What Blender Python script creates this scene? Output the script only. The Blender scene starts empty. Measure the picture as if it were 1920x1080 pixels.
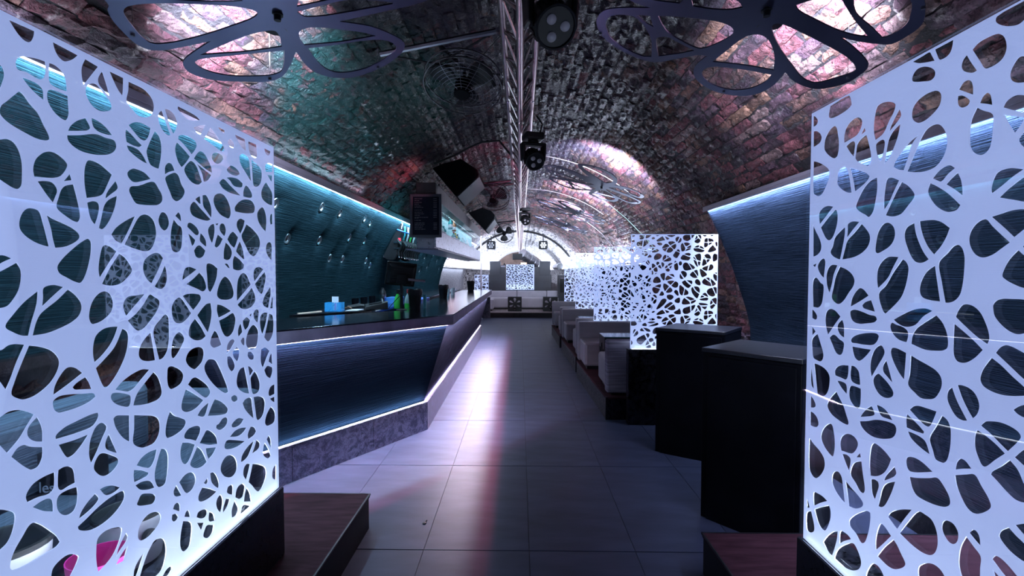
import bpy, bmesh, math, random
import numpy as np
from mathutils import Vector, Matrix
from mathutils.geometry import delaunay_2d_cdt
random.seed(7); rng = np.random.default_rng(7)
PI = math.pi
SC = bpy.context.scene
COL = SC.collection

# ------------------------------------------------------------------ camera
H = 1.58
cam_d = bpy.data.cameras.new('camera'); cam_d.sensor_width = 36.0; cam_d.lens = 36.0 * 909.0 / 1920.0
cam_d.clip_start = 0.02; cam_d.clip_end = 200
cam = bpy.data.objects.new('camera', cam_d); COL.objects.link(cam)
ya, pa = math.radians(0.94487), math.radians(1.89026)
fw = Vector((-math.sin(ya) * math.cos(pa), math.cos(ya) * math.cos(pa), -math.sin(pa)))
rt = Vector((math.cos(ya), math.sin(ya), 0)); up = rt.cross(fw)
cam.matrix_world = Matrix(((rt.x, up.x, -fw.x, 0), (rt.y, up.y, -fw.y, 0), (rt.z, up.z, -fw.z, H), (0, 0, 0, 1)))
SC.camera = cam

# ------------------------------------------------------------------ world, exposure
W = bpy.data.worlds.new('world'); SC.world = W; W.use_nodes = True
W.node_tree.nodes['Background'].inputs[0].default_value = (0.01, 0.03, 0.10, 1)
W.node_tree.nodes['Background'].inputs[1].default_value = 0.12
SC.view_settings.view_transform = 'Standard'; SC.view_settings.look = 'None'
SC.view_settings.gamma = 1.0; SC.view_settings.use_curve_mapping = False
SC.view_settings.exposure = -0.15
SC.cycles.transparent_max_bounces = 24

# ------------------------------------------------------------------ the room's lamps (LED strips and flower uplights)
def area(name, loc, direction, sx, sy, watts, color, along=(0, 1, 0), spread=180):
    """rectangular LED strip: sx along 'along', sy across, shining along 'direction'"""
    d = bpy.data.lights.new(name, 'AREA'); d.shape = 'RECTANGLE'; d.size = sx; d.size_y = sy
    d.energy = watts; d.color = color; d.spread = math.radians(spread)
    o = bpy.data.objects.new(name, d); COL.objects.link(o)
    z = -Vector(direction).normalized(); x = Vector(along).normalized(); y = z.cross(x).normalized(); x = y.cross(z)
    o.matrix_world = Matrix(((x.x, y.x, z.x, loc[0]), (x.y, y.y, z.y, loc[1]), (x.z, y.z, z.z, loc[2]), (0, 0, 0, 1)))
    return o
def spot(name, loc, target, watts, color, angle=90, blend=0.6, radius=0.03):
    d = bpy.data.lights.new(name, 'SPOT'); d.energy = watts; d.color = color; d.spot_size = math.radians(angle)
    d.spot_blend = blend; d.shadow_soft_size = radius
    o = bpy.data.objects.new(name, d); COL.objects.link(o)
    o.location = loc; o.rotation_euler = (Vector(target) - Vector(loc)).to_track_quat('-Z', 'Y').to_euler()
    return o
COOL = (0.48, 0.76, 1.0); WHITE = (0.70, 0.80, 1.0); VIO = (0.60, 0.68, 1.0); TEAL = (0.25, 0.8, 1.0)
PINK = (1.0, 0.18, 0.35); LILAC = (0.9, 0.65, 1.0)
# cove strips over the padded walls
area('cove_light_left', (-1.772, 6.9, 2.348), (-0.60, 0, -0.80), 12.9, 0.014, 360, COOL, spread=150)
area('cove_light_left_up', (-1.72, 2.9, 2.43), (-0.2, 0, 1), 5.0, 0.02, 9, WHITE)
area('cove_light_right', (1.880, 2.3, 2.203), (0.60, 0, -0.80), 5.3, 0.014, 290, VIO, spread=150)
area('cove_light_right_up', (1.83, 1.4, 2.275), (0.2, 0, 1), 3.2, 0.02, 6, WHITE)
# low coves in the back half of the vault, shining up on the bricks
area('cove_light_back_left', (-2.12, 26.5, 1.74), (0.12, 0, 1), 25.0, 0.04, 2100, WHITE)
area('cove_light_back_right', (2.12, 24.0, 1.74), (-0.12, 0, 1), 30.0, 0.04, 2000, WHITE)
area('cove_light_back_left_down', (-2.1, 16.2, 1.70), (-0.3, 0, -1), 5.0, 0.03, 30, WHITE)
# bar: strip behind the apron (white with its red diode beside it) and strip on the kick ledge
area('bar_light_upper_corridor', (-0.7035, 8.15, 1.080), (-0.12, 0, -1), 6.5, 0.004, 270, WHITE)
area('bar_light_upper_corridor_red', (-0.7070, 8.15, 1.080), (-0.0, 0, -1), 6.5, 0.0015, 110, PINK)
# ------------------------------------------------------------------ materials
MATS = {}
def newmat(name):
    m = bpy.data.materials.new(name); m.use_nodes = True; nt = m.node_tree
    return m, nt, nt.nodes['Principled BSDF']
def pmat(name, col, rough=0.5, metal=0.0, spec=0.5, noise=0.0, nscale=8.0, bump=0.0, bscale=60.0, stretch=(1, 1, 1), coat=0.0):
    """principled material with a little procedural tone variation and relief"""
    if name in MATS: return MATS[name]
    m, nt, b = newmat(name)
    b.inputs['Base Color'].default_value = (*col, 1); b.inputs['Roughness'].default_value = rough
    b.inputs['Metallic'].default_value = metal; b.inputs['Specular IOR Level'].default_value = spec
    b.inputs['Coat Weight'].default_value = coat
    tc = nt.nodes.new('ShaderNodeTexCoord'); mp = nt.nodes.new('ShaderNodeMapping'); mp.inputs['Scale'].default_value = stretch
    nt.links.new(tc.outputs['Object'], mp.inputs[0])
    if noise > 0:
        n = nt.nodes.new('ShaderNodeTexNoise'); n.inputs['Scale'].default_value = nscale; n.inputs['Detail'].default_value = 5
        nt.links.new(mp.outputs[0], n.inputs[0])
        r = nt.nodes.new('ShaderNodeValToRGB'); r.color_ramp.elements[0].position = 0.3; r.color_ramp.elements[1].position = 0.7
        r.color_ramp.elements[0].color = (*[c * (1 - noise) for c in col], 1); r.color_ramp.elements[1].color = (*[min(1, c * (1 + noise)) for c in col], 1)
        nt.links.new(n.outputs[0], r.inputs[0]); nt.links.new(r.outputs[0], b.inputs['Base Color'])
    if bump > 0:
        n2 = nt.nodes.new('ShaderNodeTexNoise'); n2.inputs['Scale'].default_value = bscale; n2.inputs['Detail'].default_value = 4
        nt.links.new(mp.outputs[0], n2.inputs[0])
        bp = nt.nodes.new('ShaderNodeBump'); bp.inputs['Strength'].default_value = bump; bp.inputs['Distance'].default_value = 0.01
        nt.links.new(n2.outputs[0], bp.inputs['Height']); nt.links.new(bp.outputs[0], b.inputs['Normal'])
    MATS[name] = m; return m
def emat(name, col, strength, base=(0.8, 0.8, 0.8)):
    m, nt, b = newmat(name)
    b.inputs['Base Color'].default_value = (*base, 1); b.inputs['Emission Color'].default_value = (*col, 1); b.inputs['Emission Strength'].default_value = strength
    MATS[name] = m; return m
def ribbed(name, col, rough=0.42, rib=170.0, strength=0.9, dist=0.004, sheen=0.0):
    """woven upholstery with fine irregular ribs running along U (uv in metres)"""
    m, nt, b = newmat(name)
    uv = nt.nodes.new('ShaderNodeUVMap'); mp = nt.nodes.new('ShaderNodeMapping'); mp.inputs['Scale'].default_value = (2.6, rib, 1)
    nt.links.new(uv.outputs[0], mp.inputs[0])
    n = nt.nodes.new('ShaderNodeTexNoise'); n.inputs['Scale'].default_value = 1.0; n.inputs['Detail'].default_value = 3; n.inputs['Roughness'].default_value = 0.6
    nt.links.new(mp.outputs[0], n.inputs[0])
    r = nt.nodes.new('ShaderNodeValToRGB'); r.color_ramp.elements[0].position = 0.35; r.color_ramp.elements[1].position = 0.65
    r.color_ramp.elements[0].color = (*[c * 0.55 for c in col], 1); r.color_ramp.elements[1].color = (*[c * 1.3 for c in col], 1)
    nt.links.new(n.outputs[0], r.inputs[0]); nt.links.new(r.outputs[0], b.inputs['Base Color'])
    bp = nt.nodes.new('ShaderNodeBump'); bp.inputs['Strength'].default_value = strength; bp.inputs['Distance'].default_value = dist
    nt.links.new(n.outputs[0], bp.inputs['Height']); nt.links.new(bp.outputs[0], b.inputs['Normal'])
    b.inputs['Roughness'].default_value = rough; b.inputs['Specular IOR Level'].default_value = 0.0
    MATS[name] = m; return m
def swirled(name, col, rough=0.3, metal=1.0, contrast=0.5, scale=7.0, bump=0.12):
    """metal sheet ground by hand into overlapping swirls"""
    m, nt, b = newmat(name)
    tc = nt.nodes.new('ShaderNodeTexCoord')
    n = nt.nodes.new('ShaderNodeTexNoise'); n.inputs['Scale'].default_value = scale; n.inputs['Detail'].default_value = 2; n.inputs['Distortion'].default_value = 2.5
    nt.links.new(tc.outputs['Object'], n.inputs[0])
    w = nt.nodes.new('ShaderNodeTexNoise'); w.inputs['Scale'].default_value = scale * 3; w.inputs['Detail'].default_value = 3; w.inputs['Distortion'].default_value = 4
    nt.links.new(tc.outputs['Object'], w.inputs[0])
    mx = nt.nodes.new('ShaderNodeMath'); mx.operation = 'MULTIPLY'; nt.links.new(n.outputs[0], mx.inputs[0]); nt.links.new(w.outputs[0], mx.inputs[1])
    r = nt.nodes.new('ShaderNodeValToRGB'); r.color_ramp.elements[0].position = 0.16; r.color_ramp.elements[1].position = 0.36
    r.color_ramp.elements[0].color = (*[c * (1 - contrast) for c in col], 1); r.color_ramp.elements[1].color = (*[c * (1 + contrast) for c in col], 1)
    nt.links.new(mx.outputs[0], r.inputs[0]); nt.links.new(r.outputs[0], b.inputs['Base Color'])
    rr = nt.nodes.new('ShaderNodeMapRange'); rr.inputs[1].default_value = 0.15; rr.inputs[2].default_value = 0.4; rr.inputs[3].default_value = rough * 0.7; rr.inputs[4].default_value = rough * 1.5
    nt.links.new(mx.outputs[0], rr.inputs[0]); nt.links.new(rr.outputs[0], b.inputs['Roughness'])
    bp = nt.nodes.new('ShaderNodeBump'); bp.inputs['Strength'].default_value = bump; bp.inputs['Distance'].default_value = 0.01
    nt.links.new(mx.outputs[0], bp.inputs['Height']); nt.links.new(bp.outputs[0], b.inputs['Normal'])
    b.inputs['Metallic'].default_value = metal
    MATS[name] = m; return m
def glassmat(name, tint=(0.93, 0.97, 1.0), refl=0.06, rough=0.0):
    m = bpy.data.materials.new(name); m.use_nodes = True; nt = m.node_tree; nt.nodes.remove(nt.nodes['Principled BSDF'])
    t = nt.nodes.new('ShaderNodeBsdfTransparent'); t.inputs[0].default_value = (*tint, 1)
    g = nt.nodes.new('ShaderNodeBsdfGlossy'); g.inputs['Roughness'].default_value = rough
    lw = nt.nodes.new('ShaderNodeFresnel'); lw.inputs[0].default_value = 1.45
    mu = nt.nodes.new('ShaderNodeMath'); mu.operation = 'MULTIPLY'; mu.inputs[1].default_value = refl / 0.06
    nt.links.new(lw.outputs[0], mu.inputs[0])
    mx = nt.nodes.new('ShaderNodeMixShader'); nt.links.new(mu.outputs[0], mx.inputs[0]); nt.links.new(t.outputs[0], mx.inputs[1]); nt.links.new(g.outputs[0], mx.inputs[2])
    nt.links.new(mx.outputs[0], nt.nodes['Material Output'].inputs[0])
    MATS[name] = m; return m

def brick_material():
    m, nt, b = newmat('vault_brick'); L = nt.links.new; N = nt.nodes.new
    geo = N('ShaderNodeNewGeometry'); at = N('ShaderNodeAttribute'); at.attribute_name = 'tone'
    oi = N('ShaderNodeObjectInfo')
    add = N('ShaderNodeMath'); add.operation = 'ADD'; L(at.outputs['Fac'], add.inputs[0]); L(oi.outputs['Random'], add.inputs[1])
    fr = N('ShaderNodeMath'); fr.operation = 'FRACT'; L(add.outputs[0], fr.inputs[0])
    pal = N('ShaderNodeValToRGB'); pal.color_ramp.interpolation = 'CONSTANT'
    cols = [(0, (0.20, 0.035, 0.045)), (0.16, (0.30, 0.15, 0.08)), (0.30, (0.07, 0.035, 0.06)), (0.44, (0.34, 0.19, 0.08)), (0.56, (0.24, 0.055, 0.06)), (0.68, (0.08, 0.055, 0.09)), (0.80, (0.36, 0.25, 0.20)), (0.92, (0.33, 0.075, 0.075))]
    els = pal.color_ramp.elements
    for i, (p, c) in enumerate(cols):
        e = els[i] if i < 2 else els.new(p)
        e.position = p; e.color = (*c, 1)
    L(fr.outputs[0], pal.inputs[0])
    def noise(scale, detail=6, rough=0.6, dist=0.0):
        n = N('ShaderNodeTexNoise'); n.inputs['Scale'].default_value = scale; n.inputs['Detail'].default_value = detail
        n.inputs['Roughness'].default_value = rough; n.inputs['Distortion'].default_value = dist; L(geo.outputs['Position'], n.inputs[0]); return n
    def mathn(op, a, bb=None, clamp=False):
        n = N('ShaderNodeMath'); n.operation = op; n.use_clamp = clamp
        for i, v in enumerate((a, bb)):
            if v is None: continue
            if isinstance(v, (int, float)): n.inputs[i].default_value = v
            else: L(v, n.inputs[i])
        return n.outputs[0]
    def mixc(f, a, bb, blend='MIX'):
        n = N('ShaderNodeMix'); n.data_type = 'RGBA'; n.blend_type = blend
        for i, v in ((0, f), (6, a), (7, bb)):
            if isinstance(v, (tuple, float, int)): n.inputs[i].default_value = v if not isinstance(v, tuple) else (*v, 1)
            else: L(v, n.inputs[i])
        return n.outputs[2]
    def smooth(v, lo, hi):
        n = N('ShaderNodeMapRange'); n.interpolation_type = 'SMOOTHSTEP'; n.inputs[1].default_value = lo; n.inputs[2].default_value = hi; L(v, n.inputs[0]); return n.outputs[0]
    fine = noise(34, 8, 0.65)
    mott = N('ShaderNodeValToRGB'); me_ = mott.color_ramp.elements; me_[0].position = 0.36; me_[0].color = (0.085, 0.05, 0.07, 1); me_[1].position = 0.66; me_[1].color = (0.24, 0.13, 0.12, 1); L(noise(9, 7, 0.7, 0.6).outputs[0], mott.inputs[0])
    col = mixc(0.5, pal.outputs[0], mott.outputs[0])
    col = mixc(1.0, col, (0.54, 0.48, 0.56), 'MULTIPLY')
    soot = smooth(noise(1.9, 6, 0.65, 0.8).outputs[0], 0.40, 0.60)
    col = mixc(1.0, col, mixc(soot, (0.20, 0.18, 0.24), (1.0, 1.0, 1.0)), 'MULTIPLY')
    col = mixc(0.85, col, mixc(fine.outputs[0], (0.1, 0.1, 0.1), (1.8, 1.8, 1.8)), 'MULTIPLY')
    joint = mathn('GREATER_THAN', at.outputs['Fac'], 1.5)
    pits = smooth(noise(48, 6, 0.6, 0.3).outputs[0], 0.36, 0.46)
    col = mixc(1.0, col, mixc(pits, (0.22, 0.2, 0.24), (1.08, 1.08, 1.08)), 'MULTIPLY')
    col = mixc(joint, col, (0.014, 0.011, 0.014))
    pale = smooth(noise(6.0, 7, 0.7).outputs[0], 0.60, 0.72)
    col = mixc(mathn('MULTIPLY', mathn('MULTIPLY', pale, 0.5), mathn('SUBTRACT', 1.0, joint)), col, (0.42, 0.37, 0.36))
    sep = N('ShaderNodeSeparateXYZ'); L(geo.outputs['Position'], sep.inputs[0])
    # old dark gloss paint on the crown, flaking
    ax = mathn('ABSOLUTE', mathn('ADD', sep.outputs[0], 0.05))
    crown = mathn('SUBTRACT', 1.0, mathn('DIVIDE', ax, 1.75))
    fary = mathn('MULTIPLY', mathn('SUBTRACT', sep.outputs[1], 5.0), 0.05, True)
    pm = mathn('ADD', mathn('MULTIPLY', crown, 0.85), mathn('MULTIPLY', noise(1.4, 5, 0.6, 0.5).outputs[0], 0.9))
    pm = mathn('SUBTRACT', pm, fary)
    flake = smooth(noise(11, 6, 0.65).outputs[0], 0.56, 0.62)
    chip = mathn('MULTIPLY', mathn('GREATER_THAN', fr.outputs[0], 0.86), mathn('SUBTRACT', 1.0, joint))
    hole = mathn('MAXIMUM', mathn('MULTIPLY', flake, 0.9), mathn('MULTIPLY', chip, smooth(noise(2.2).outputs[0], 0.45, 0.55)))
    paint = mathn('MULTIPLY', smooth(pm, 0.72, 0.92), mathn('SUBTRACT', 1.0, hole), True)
    # a green coat of the same old paint over the bar
    dx = mathn('DIVIDE', mathn('ADD', sep.outputs[0], 1.15), 0.75); dy = mathn('DIVIDE', mathn('SUBTRACT', sep.outputs[1], 4.0), 1.5)
    dd = mathn('ADD', mathn('MULTIPLY', dx, dx), mathn('MULTIPLY', dy, dy))
    gz = smooth(mathn('ADD', dd, mathn('MULTIPLY', noise(2.5, 5, 0.6).outputs[0], 0.9)), 1.55, 0.95)
    green = mathn('MULTIPLY', gz, mathn('SUBTRACT', 1.0, mathn('MULTIPLY', hole, 0.85)))
    pcol = mixc(gz, mixc(noise(5).outputs[0], (0.008, 0.006, 0.013), (0.030, 0.021, 0.038)), mixc(noise(7).outputs[0], (0.003, 0.014, 0.017), (0.010, 0.046, 0.042)))
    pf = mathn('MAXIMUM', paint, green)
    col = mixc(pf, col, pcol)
    back = smooth(mathn('ADD', sep.outputs[1], mathn('MULTIPLY', noise(1.2, 5, 0.6).outputs[0], 2.5)), 17.0, 20.3)  # bricks turn paler toward the back of the vault
    pale_back = mathn('MULTIPLY', smooth(noise(13, 7, 0.7).outputs[0], 0.36, 0.48), mathn('SUBTRACT', 1.0, mathn('MULTIPLY', joint, 0.75)))
    col = mixc(mathn('MULTIPLY', back, pale_back), col, (0.62, 0.60, 0.62))
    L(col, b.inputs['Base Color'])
    rg = N('ShaderNodeMapRange'); rg.inputs[3].default_value = 0.6; rg.inputs[4].default_value = 0.30; L(pf, rg.inputs[0]); L(rg.outputs[0], b.inputs['Roughness'])
    b.inputs['Specular IOR Level'].default_value = 0.22
    bp = N('ShaderNodeBump'); bp.inputs['Strength'].default_value = 1.0; bp.inputs['Distance'].default_value = 0.035
    hh = mathn('ADD', mathn('MULTIPLY', noise(22, 8, 0.62, 0.4).outputs[0], 1.0), mathn('MULTIPLY', noise(75, 5, 0.6).outputs[0], 0.35))
    hh = mathn('ADD', hh, mathn('MULTIPLY', pf, 0.12))
    L(hh, bp.inputs['Height']); L(bp.outputs[0], b.inputs['Normal'])
    MATS['brick'] = m; return m
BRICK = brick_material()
MORTAR = pmat('lime_mortar', (0.028, 0.021, 0.027), 0.85, noise=0.5, nscale=12, bump=0.8, bscale=40)
TILE = pmat('slate_floor_tile', (0.038, 0.047, 0.085), 0.48, spec=0.16, noise=0.28, nscale=3.5, bump=0.05, bscale=14, stretch=(0.6, 2, 1))
GROUT = pmat('floor_grout', (0.012, 0.012, 0.016), 0.8, noise=0.2)
PAD = ribbed('ribbed_wall_fabric', (0.0085, 0.020, 0.026), 0.42, 140, 1.0, 0.009)
PADR = ribbed('ribbed_navy_fabric', (0.009, 0.014, 0.023), 0.42, 140, 1.0, 0.009)
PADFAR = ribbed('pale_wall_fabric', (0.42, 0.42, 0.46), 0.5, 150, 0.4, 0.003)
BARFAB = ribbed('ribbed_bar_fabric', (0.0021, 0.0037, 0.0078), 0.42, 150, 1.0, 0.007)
BARFAB_LIT = ribbed('ribbed_bar_fabric_lit', (0.017, 0.019, 0.030), 0.42, 150, 1.0, 0.007)  # wing fabric lightened; the corridor's light is put into the colour
SOFARIB = ribbed('ribbed_sofa_back', (0.20, 0.19, 0.24), 0.45, 90, 0.8, 0.004)
BENCH = ribbed('ribbed_bench_fabric', (0.08, 0.105, 0.145), 0.45, 110, 0.8, 0.004)
LEATHER_LIT = pmat('grey_leatherette_lit', (0.42, 0.41, 0.46), 0.4, spec=0.4, noise=0.06, nscale=4)  # booth leatherette lightened, the rear's stronger light put into its colour
LEATHER = pmat('grey_leatherette', (0.17, 0.165, 0.195), 0.38, spec=0.5, noise=0.08, nscale=5, bump=0.08, bscale=90, stretch=(1, 1, 4))
TOPMETAL = pmat('bar_top_metal', (0.24, 0.26, 0.32), 0.16, 1.0, noise=0.10, nscale=3)
KICKMETAL = swirled('kick_plate_metal', (0.26, 0.26, 0.33), 0.40, 1.0, 0.45, 8, 0.08)
APRON = pmat('apron_metal', (0.30, 0.26, 0.37), 0.42, 0.45, noise=0.25, nscale=6, stretch=(1, 1, .5))
DARKSWIRL = swirled('dark_plinth_metal', (0.040, 0.042, 0.058), 0.36, 1.0, 0.4, 7, 0.05)
CABMETAL = swirled('cabinet_metal', (0.20, 0.20, 0.25), 0.38, 1.0, 0.12, 6, 0.03)
CABLOW = swirled('cabinet_lower_metal', (0.42, 0.42, 0.50), 0.36, 1.0, 0.2, 9, 0.04)
FLOWERM = pmat('brushed_flower_metal', (0.062, 0.068, 0.125), 0.36, 1.0, noise=0.12, nscale=2.5)
TRUSSM = pmat('truss_aluminium', (0.45, 0.36, 0.37), 0.38, 1.0, noise=0.15, nscale=20, bump=0.05)
TRIMM = pmat('cove_trim', (0.20, 0.17, 0.22), 0.5, noise=0.12, nscale=4)
LACQ = pmat('black_lacquer', (0.003, 0.0035, 0.006), 0.42, spec=0.07, noise=0.3, nscale=5, bump=0.03, bscale=120)
BLACK = pmat('black_plastic', (0.006, 0.007, 0.009), 0.45, spec=0.25, noise=0.3, nscale=10)
BLACKM = pmat('black_metal', (0.02, 0.021, 0.026), 0.4, 0.6, noise=0.3, nscale=10)
STEELD = pmat('dull_steel', (0.14, 0.14, 0.17), 0.4, 1.0, noise=.15)
WIRED = pmat('dark_cage_wire', (0.22, 0.22, 0.25), 0.4, 1.0, noise=.1)
BANDM = pmat('dark_metal_band', (0.045, 0.04, 0.05), 0.5, 0.3, noise=.25)
BLACKMATT = pmat('matt_black_paint', (0.004, 0.0045, 0.006), 0.7, spec=0.04, noise=.2)
GRILLE = pmat('speaker_grille', (0.035, 0.038, 0.048), 0.5, 0.5, noise=0.3, nscale=300)
DARKBODY = pmat('dj_booth_paint', (0.022, 0.026, 0.036), 0.5, noise=0.15, nscale=4)
STEPTOP = pmat('brown_step_board', (0.046, 0.019, 0.027), 0.6, spec=0.03, noise=0.35, nscale=6, bump=0.05, bscale=40, stretch=(1, 6, 1))
STEPSIDE = pmat('black_step_side', (0.008, 0.007, 0.010), 0.5, spec=0.1, noise=0.3, nscale=8)
PLANKM = pmat('dark_plank', (0.16, 0.125, 0.13), 0.5, noise=0.35, nscale=5, stretch=(8, 1, 1), bump=0.1)
CHROME = pmat('chrome', (0.75, 0.77, 0.8), 0.15, 1.0, noise=0.05)
WIRE = pmat('thin_wire', (0.5, 0.52, 0.56), 0.3, 1.0, noise=0.05)
CABLE = pmat('black_cable', (0.01, 0.01, 0.012), 0.5, noise=0.2)
CONDUIT = pmat('pale_conduit', (0.20, 0.16, 0.18), 0.5, noise=0.1)
ALU = pmat('duct_aluminium', (0.6, 0.6, 0.66), 0.35, 1.0, noise=0.15, nscale=12, bump=0.3, bscale=25)
GLASS = glassmat('clear_pane', (0.96, 0.98, 1.0), 0.012)
BOTTLEG = glassmat('bottle_glass', (0.55, 0.8, 0.75), 0.08)
FILM = emat('lit_lattice_acrylic', (0.56, 0.66, 1.0), 0.62, (0.75, 0.78, 0.85))
LED = emat('led_white', (0.85, 0.92, 1.0), 5.0)
LEDV = emat('led_lilac', (0.95, 0.72, 1.0), 7.0)
LAMPON = emat('uplight_lens', (0.9, 0.95, 1.0), 20.0)
SHELFLIT = emat('lit_shelf_back', (0.30, 0.80, 0.88), 0.32, (0.25, 0.4, 0.42))
PINKP = pmat('pink_plastic', (0.75, 0.04, 0.32), 0.35, noise=0.1)
WHITEP = pmat('white_plastic', (0.72, 0.74, 0.80), 0.35, noise=0.05)
GREENP = pmat('green_liquid', (0.06, 0.62, 0.10), 0.25, noise=0.1)
CYANG = pmat('cyan_glass_top', (0.012, 0.07, 0.08), 0.15, spec=0.5, noise=0.05)
LACQTOP = pmat('lacquer_top', (0.006, 0.007, 0.012), 0.32, spec=0.4, noise=0.2)

# ------------------------------------------------------------------ mesh helpers
class MB:
    def __init__(s): s.v = []; s.f = []; s.m = []; s.uv = {}
    def add(s, vs, fs, mi=0, uvs=None):
        o = len(s.v); s.v += [tuple(map(float, p)) for p in vs]
        for k, f in enumerate(fs):
            s.f.append([o + i for i in f]); s.m.append(mi)
            if uvs is not None: s.uv[len(s.f) - 1] = [uvs[i] for i in f]
        return s
    def box(s, x0, x1, y0, y1, z0, z1, mi=0):
        v = [(x0, y0, z0), (x1, y0, z0), (x1, y1, z0), (x0, y1, z0), (x0, y0, z1), (x1, y0, z1), (x1, y1, z1), (x0, y1, z1)]
        return s.add(v, [(3, 2, 1, 0), (4, 5, 6, 7), (0, 1, 5, 4), (1, 2, 6, 5), (2, 3, 7, 6), (3, 0, 4, 7)], mi)
    def hexa(s, b, t, mi=0):
        """solid between two quads"""
        return s.add(list(b) + list(t), [(3, 2, 1, 0), (4, 5, 6, 7), (0, 1, 5, 4), (1, 2, 6, 5), (2, 3, 7, 6), (3, 0, 4, 7)], mi)
    def prism(s, poly, d, mi=0):
        """polygon (3D points) swept by vector d"""
        n = len(poly); d = Vector(d); a = [Vector(p) for p in poly]; b = [p + d for p in a]
        return s.add(a + b, [tuple(range(n))[::-1], tuple(range(n, 2 * n))] + [(i, (i + 1) % n, n + (i + 1) % n, n + i) for i in range(n)], mi)
    def tube(s, pts, r, n=8, mi=0, closed=False):
        pts = [Vector(p) for p in pts]; k = len(pts); rings = []; ref = None
        for i, p in enumerate(pts):
            a = pts[i - 1] if (i > 0 or closed) else p; b = pts[(i + 1) % k] if (i < k - 1 or closed) else p
            t = (b - a).normalized()
            if ref is None: ref = t.orthogonal().normalized()
            ref = (ref - t * ref.dot(t)).normalized(); w = t.cross(ref)
            rr = r[i] if isinstance(r, (list, tuple)) else r
            rings.append([p + (ref * math.cos(2 * PI * j / n) + w * math.sin(2 * PI * j / n)) * rr for j in range(n)])
        vs = [q for ring in rings for q in ring]; fs = []
        for i in range(k if closed else k - 1):
            o, q = i * n, ((i + 1) % k) * n
            fs += [(o + j, o + (j + 1) % n, q + (j + 1) % n, q + j) for j in range(n)]
        if not closed: fs += [tuple(range(n))[::-1], tuple(range((k - 1) * n, k * n))]
        return s.add(vs, fs, mi)
    def lathe(s, prof, c=(0, 0, 0), n=20, mi=0, axis=None):
        """profile [(radius, height)] turned about z through c (or about 'axis')"""
        vs = []; fs = []; M = Matrix.Identity(3) if axis is None else Vector(axis).normalized().to_track_quat('Z', 'Y').to_matrix()
        for r, h in prof:
            for j in range(n):
                p = M @ Vector((r * math.cos(2 * PI * j / n), r * math.sin(2 * PI * j / n), h)); vs.append(p + Vector(c))
        for i in range(len(prof) - 1):
            fs += [(i * n + j, i * n + (j + 1) % n, (i + 1) * n + (j + 1) % n, (i + 1) * n + j) for j in range(n)]
        fs += [tuple(range(n))[::-1], tuple(range((len(prof) - 1) * n, len(prof) * n))]
        return s.add(vs, fs, mi)
    def grid(s, P, uv=None, mi=0):
        """P[i][j] points"""
        a, b = len(P), len(P[0]); vs = [p for row in P for p in row]; uvs = [q for row in uv for q in row] if uv else None
        return s.add(vs, [(i * b + j, (i + 1) * b + j, (i + 1) * b + j + 1, i * b + j + 1) for i in range(a - 1) for j in range(b - 1)], mi, uvs)
    def mesh(s, name, mats, origin=(0, 0, 0), smooth=False):
        me = bpy.data.meshes.new(name); O = origin
        me.from_pydata([(p[0] - O[0], p[1] - O[1], p[2] - O[2]) for p in s.v], [], s.f)
        for m in (mats if isinstance(mats, (list, tuple)) else [mats]): me.materials.append(m)
        me.polygons.foreach_set('material_index', s.m)
        if s.uv:
            ul = me.uv_layers.new(name='UVMap')
            for fi, us in s.uv.items():
                for li, u in zip(me.polygons[fi].loop_indices, us): ul.data[li].uv = u
        if smooth: me.polygons.foreach_set('use_smooth', [True] * len(me.polygons))
        me.update(); return me
    def build(s, name, mats, parent=None, smooth=False, bevel=0.0):
        """parts are modelled in room coordinates; the parent Empty's place is taken off"""
        O = tuple(parent['_at']) if parent is not None and '_at' in parent else (0, 0, 0)
        me = s.mesh(name, mats, O, smooth); o = bpy.data.objects.new(name, me); COL.objects.link(o)
        if parent is not None:
            o.parent = parent; o['_at'] = O
        if bevel > 0:
            md = o.modifiers.new('bevel', 'BEVEL'); md.width = bevel; md.segments = 2; md.limit_method = 'ANGLE'; md.angle_limit = math.radians(50)
        if smooth: autosmooth(o)
        return o
def autosmooth(o, ang=40):
    me = o.data; me.set_sharp_from_angle(angle=math.radians(ang))
def tag(o, label=None, cat=None, group=None, kind=None):
    if label: o['label'] = label
    if cat: o['category'] = cat
    if group: o['group'] = group
    if kind: o['kind'] = kind
    return o
def thing(name, label, cat, loc=(0, 0, 0), group=None):
    o = bpy.data.objects.new(name, None); COL.objects.link(o); o.location = loc; o['_at'] = tuple(loc); o.empty_display_size = 0.1
    return tag(o, label, cat, group)
def single(mb, name, label, cat, mats, loc=(0, 0, 0), group=None, smooth=False, bevel=0.0):
    """a thing that is one mesh, its origin at its base"""
    me = mb.mesh(name, mats, loc, smooth); o = bpy.data.objects.new(name, me); COL.objects.link(o); o.location = loc
    if smooth: autosmooth(o)
    if bevel > 0:
        md = o.modifiers.new('bevel', 'BEVEL'); md.width = bevel; md.segments = 2; md.limit_method = 'ANGLE'; md.angle_limit = math.radians(50)
    return tag(o, label, cat, group)
def copy_thing(root, loc, label=None, group=None):
    r = root.copy(); COL.objects.link(r); r.location = loc; r['_at'] = tuple(loc)
    if label: r['label'] = label
    if group: r['group'] = group
    for ch in list(root.children):
        c = ch.copy(); COL.objects.link(c); c.parent = r
        for g in list(ch.children):
            d = g.copy(); COL.objects.link(d); d.parent = c
    return r

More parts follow.
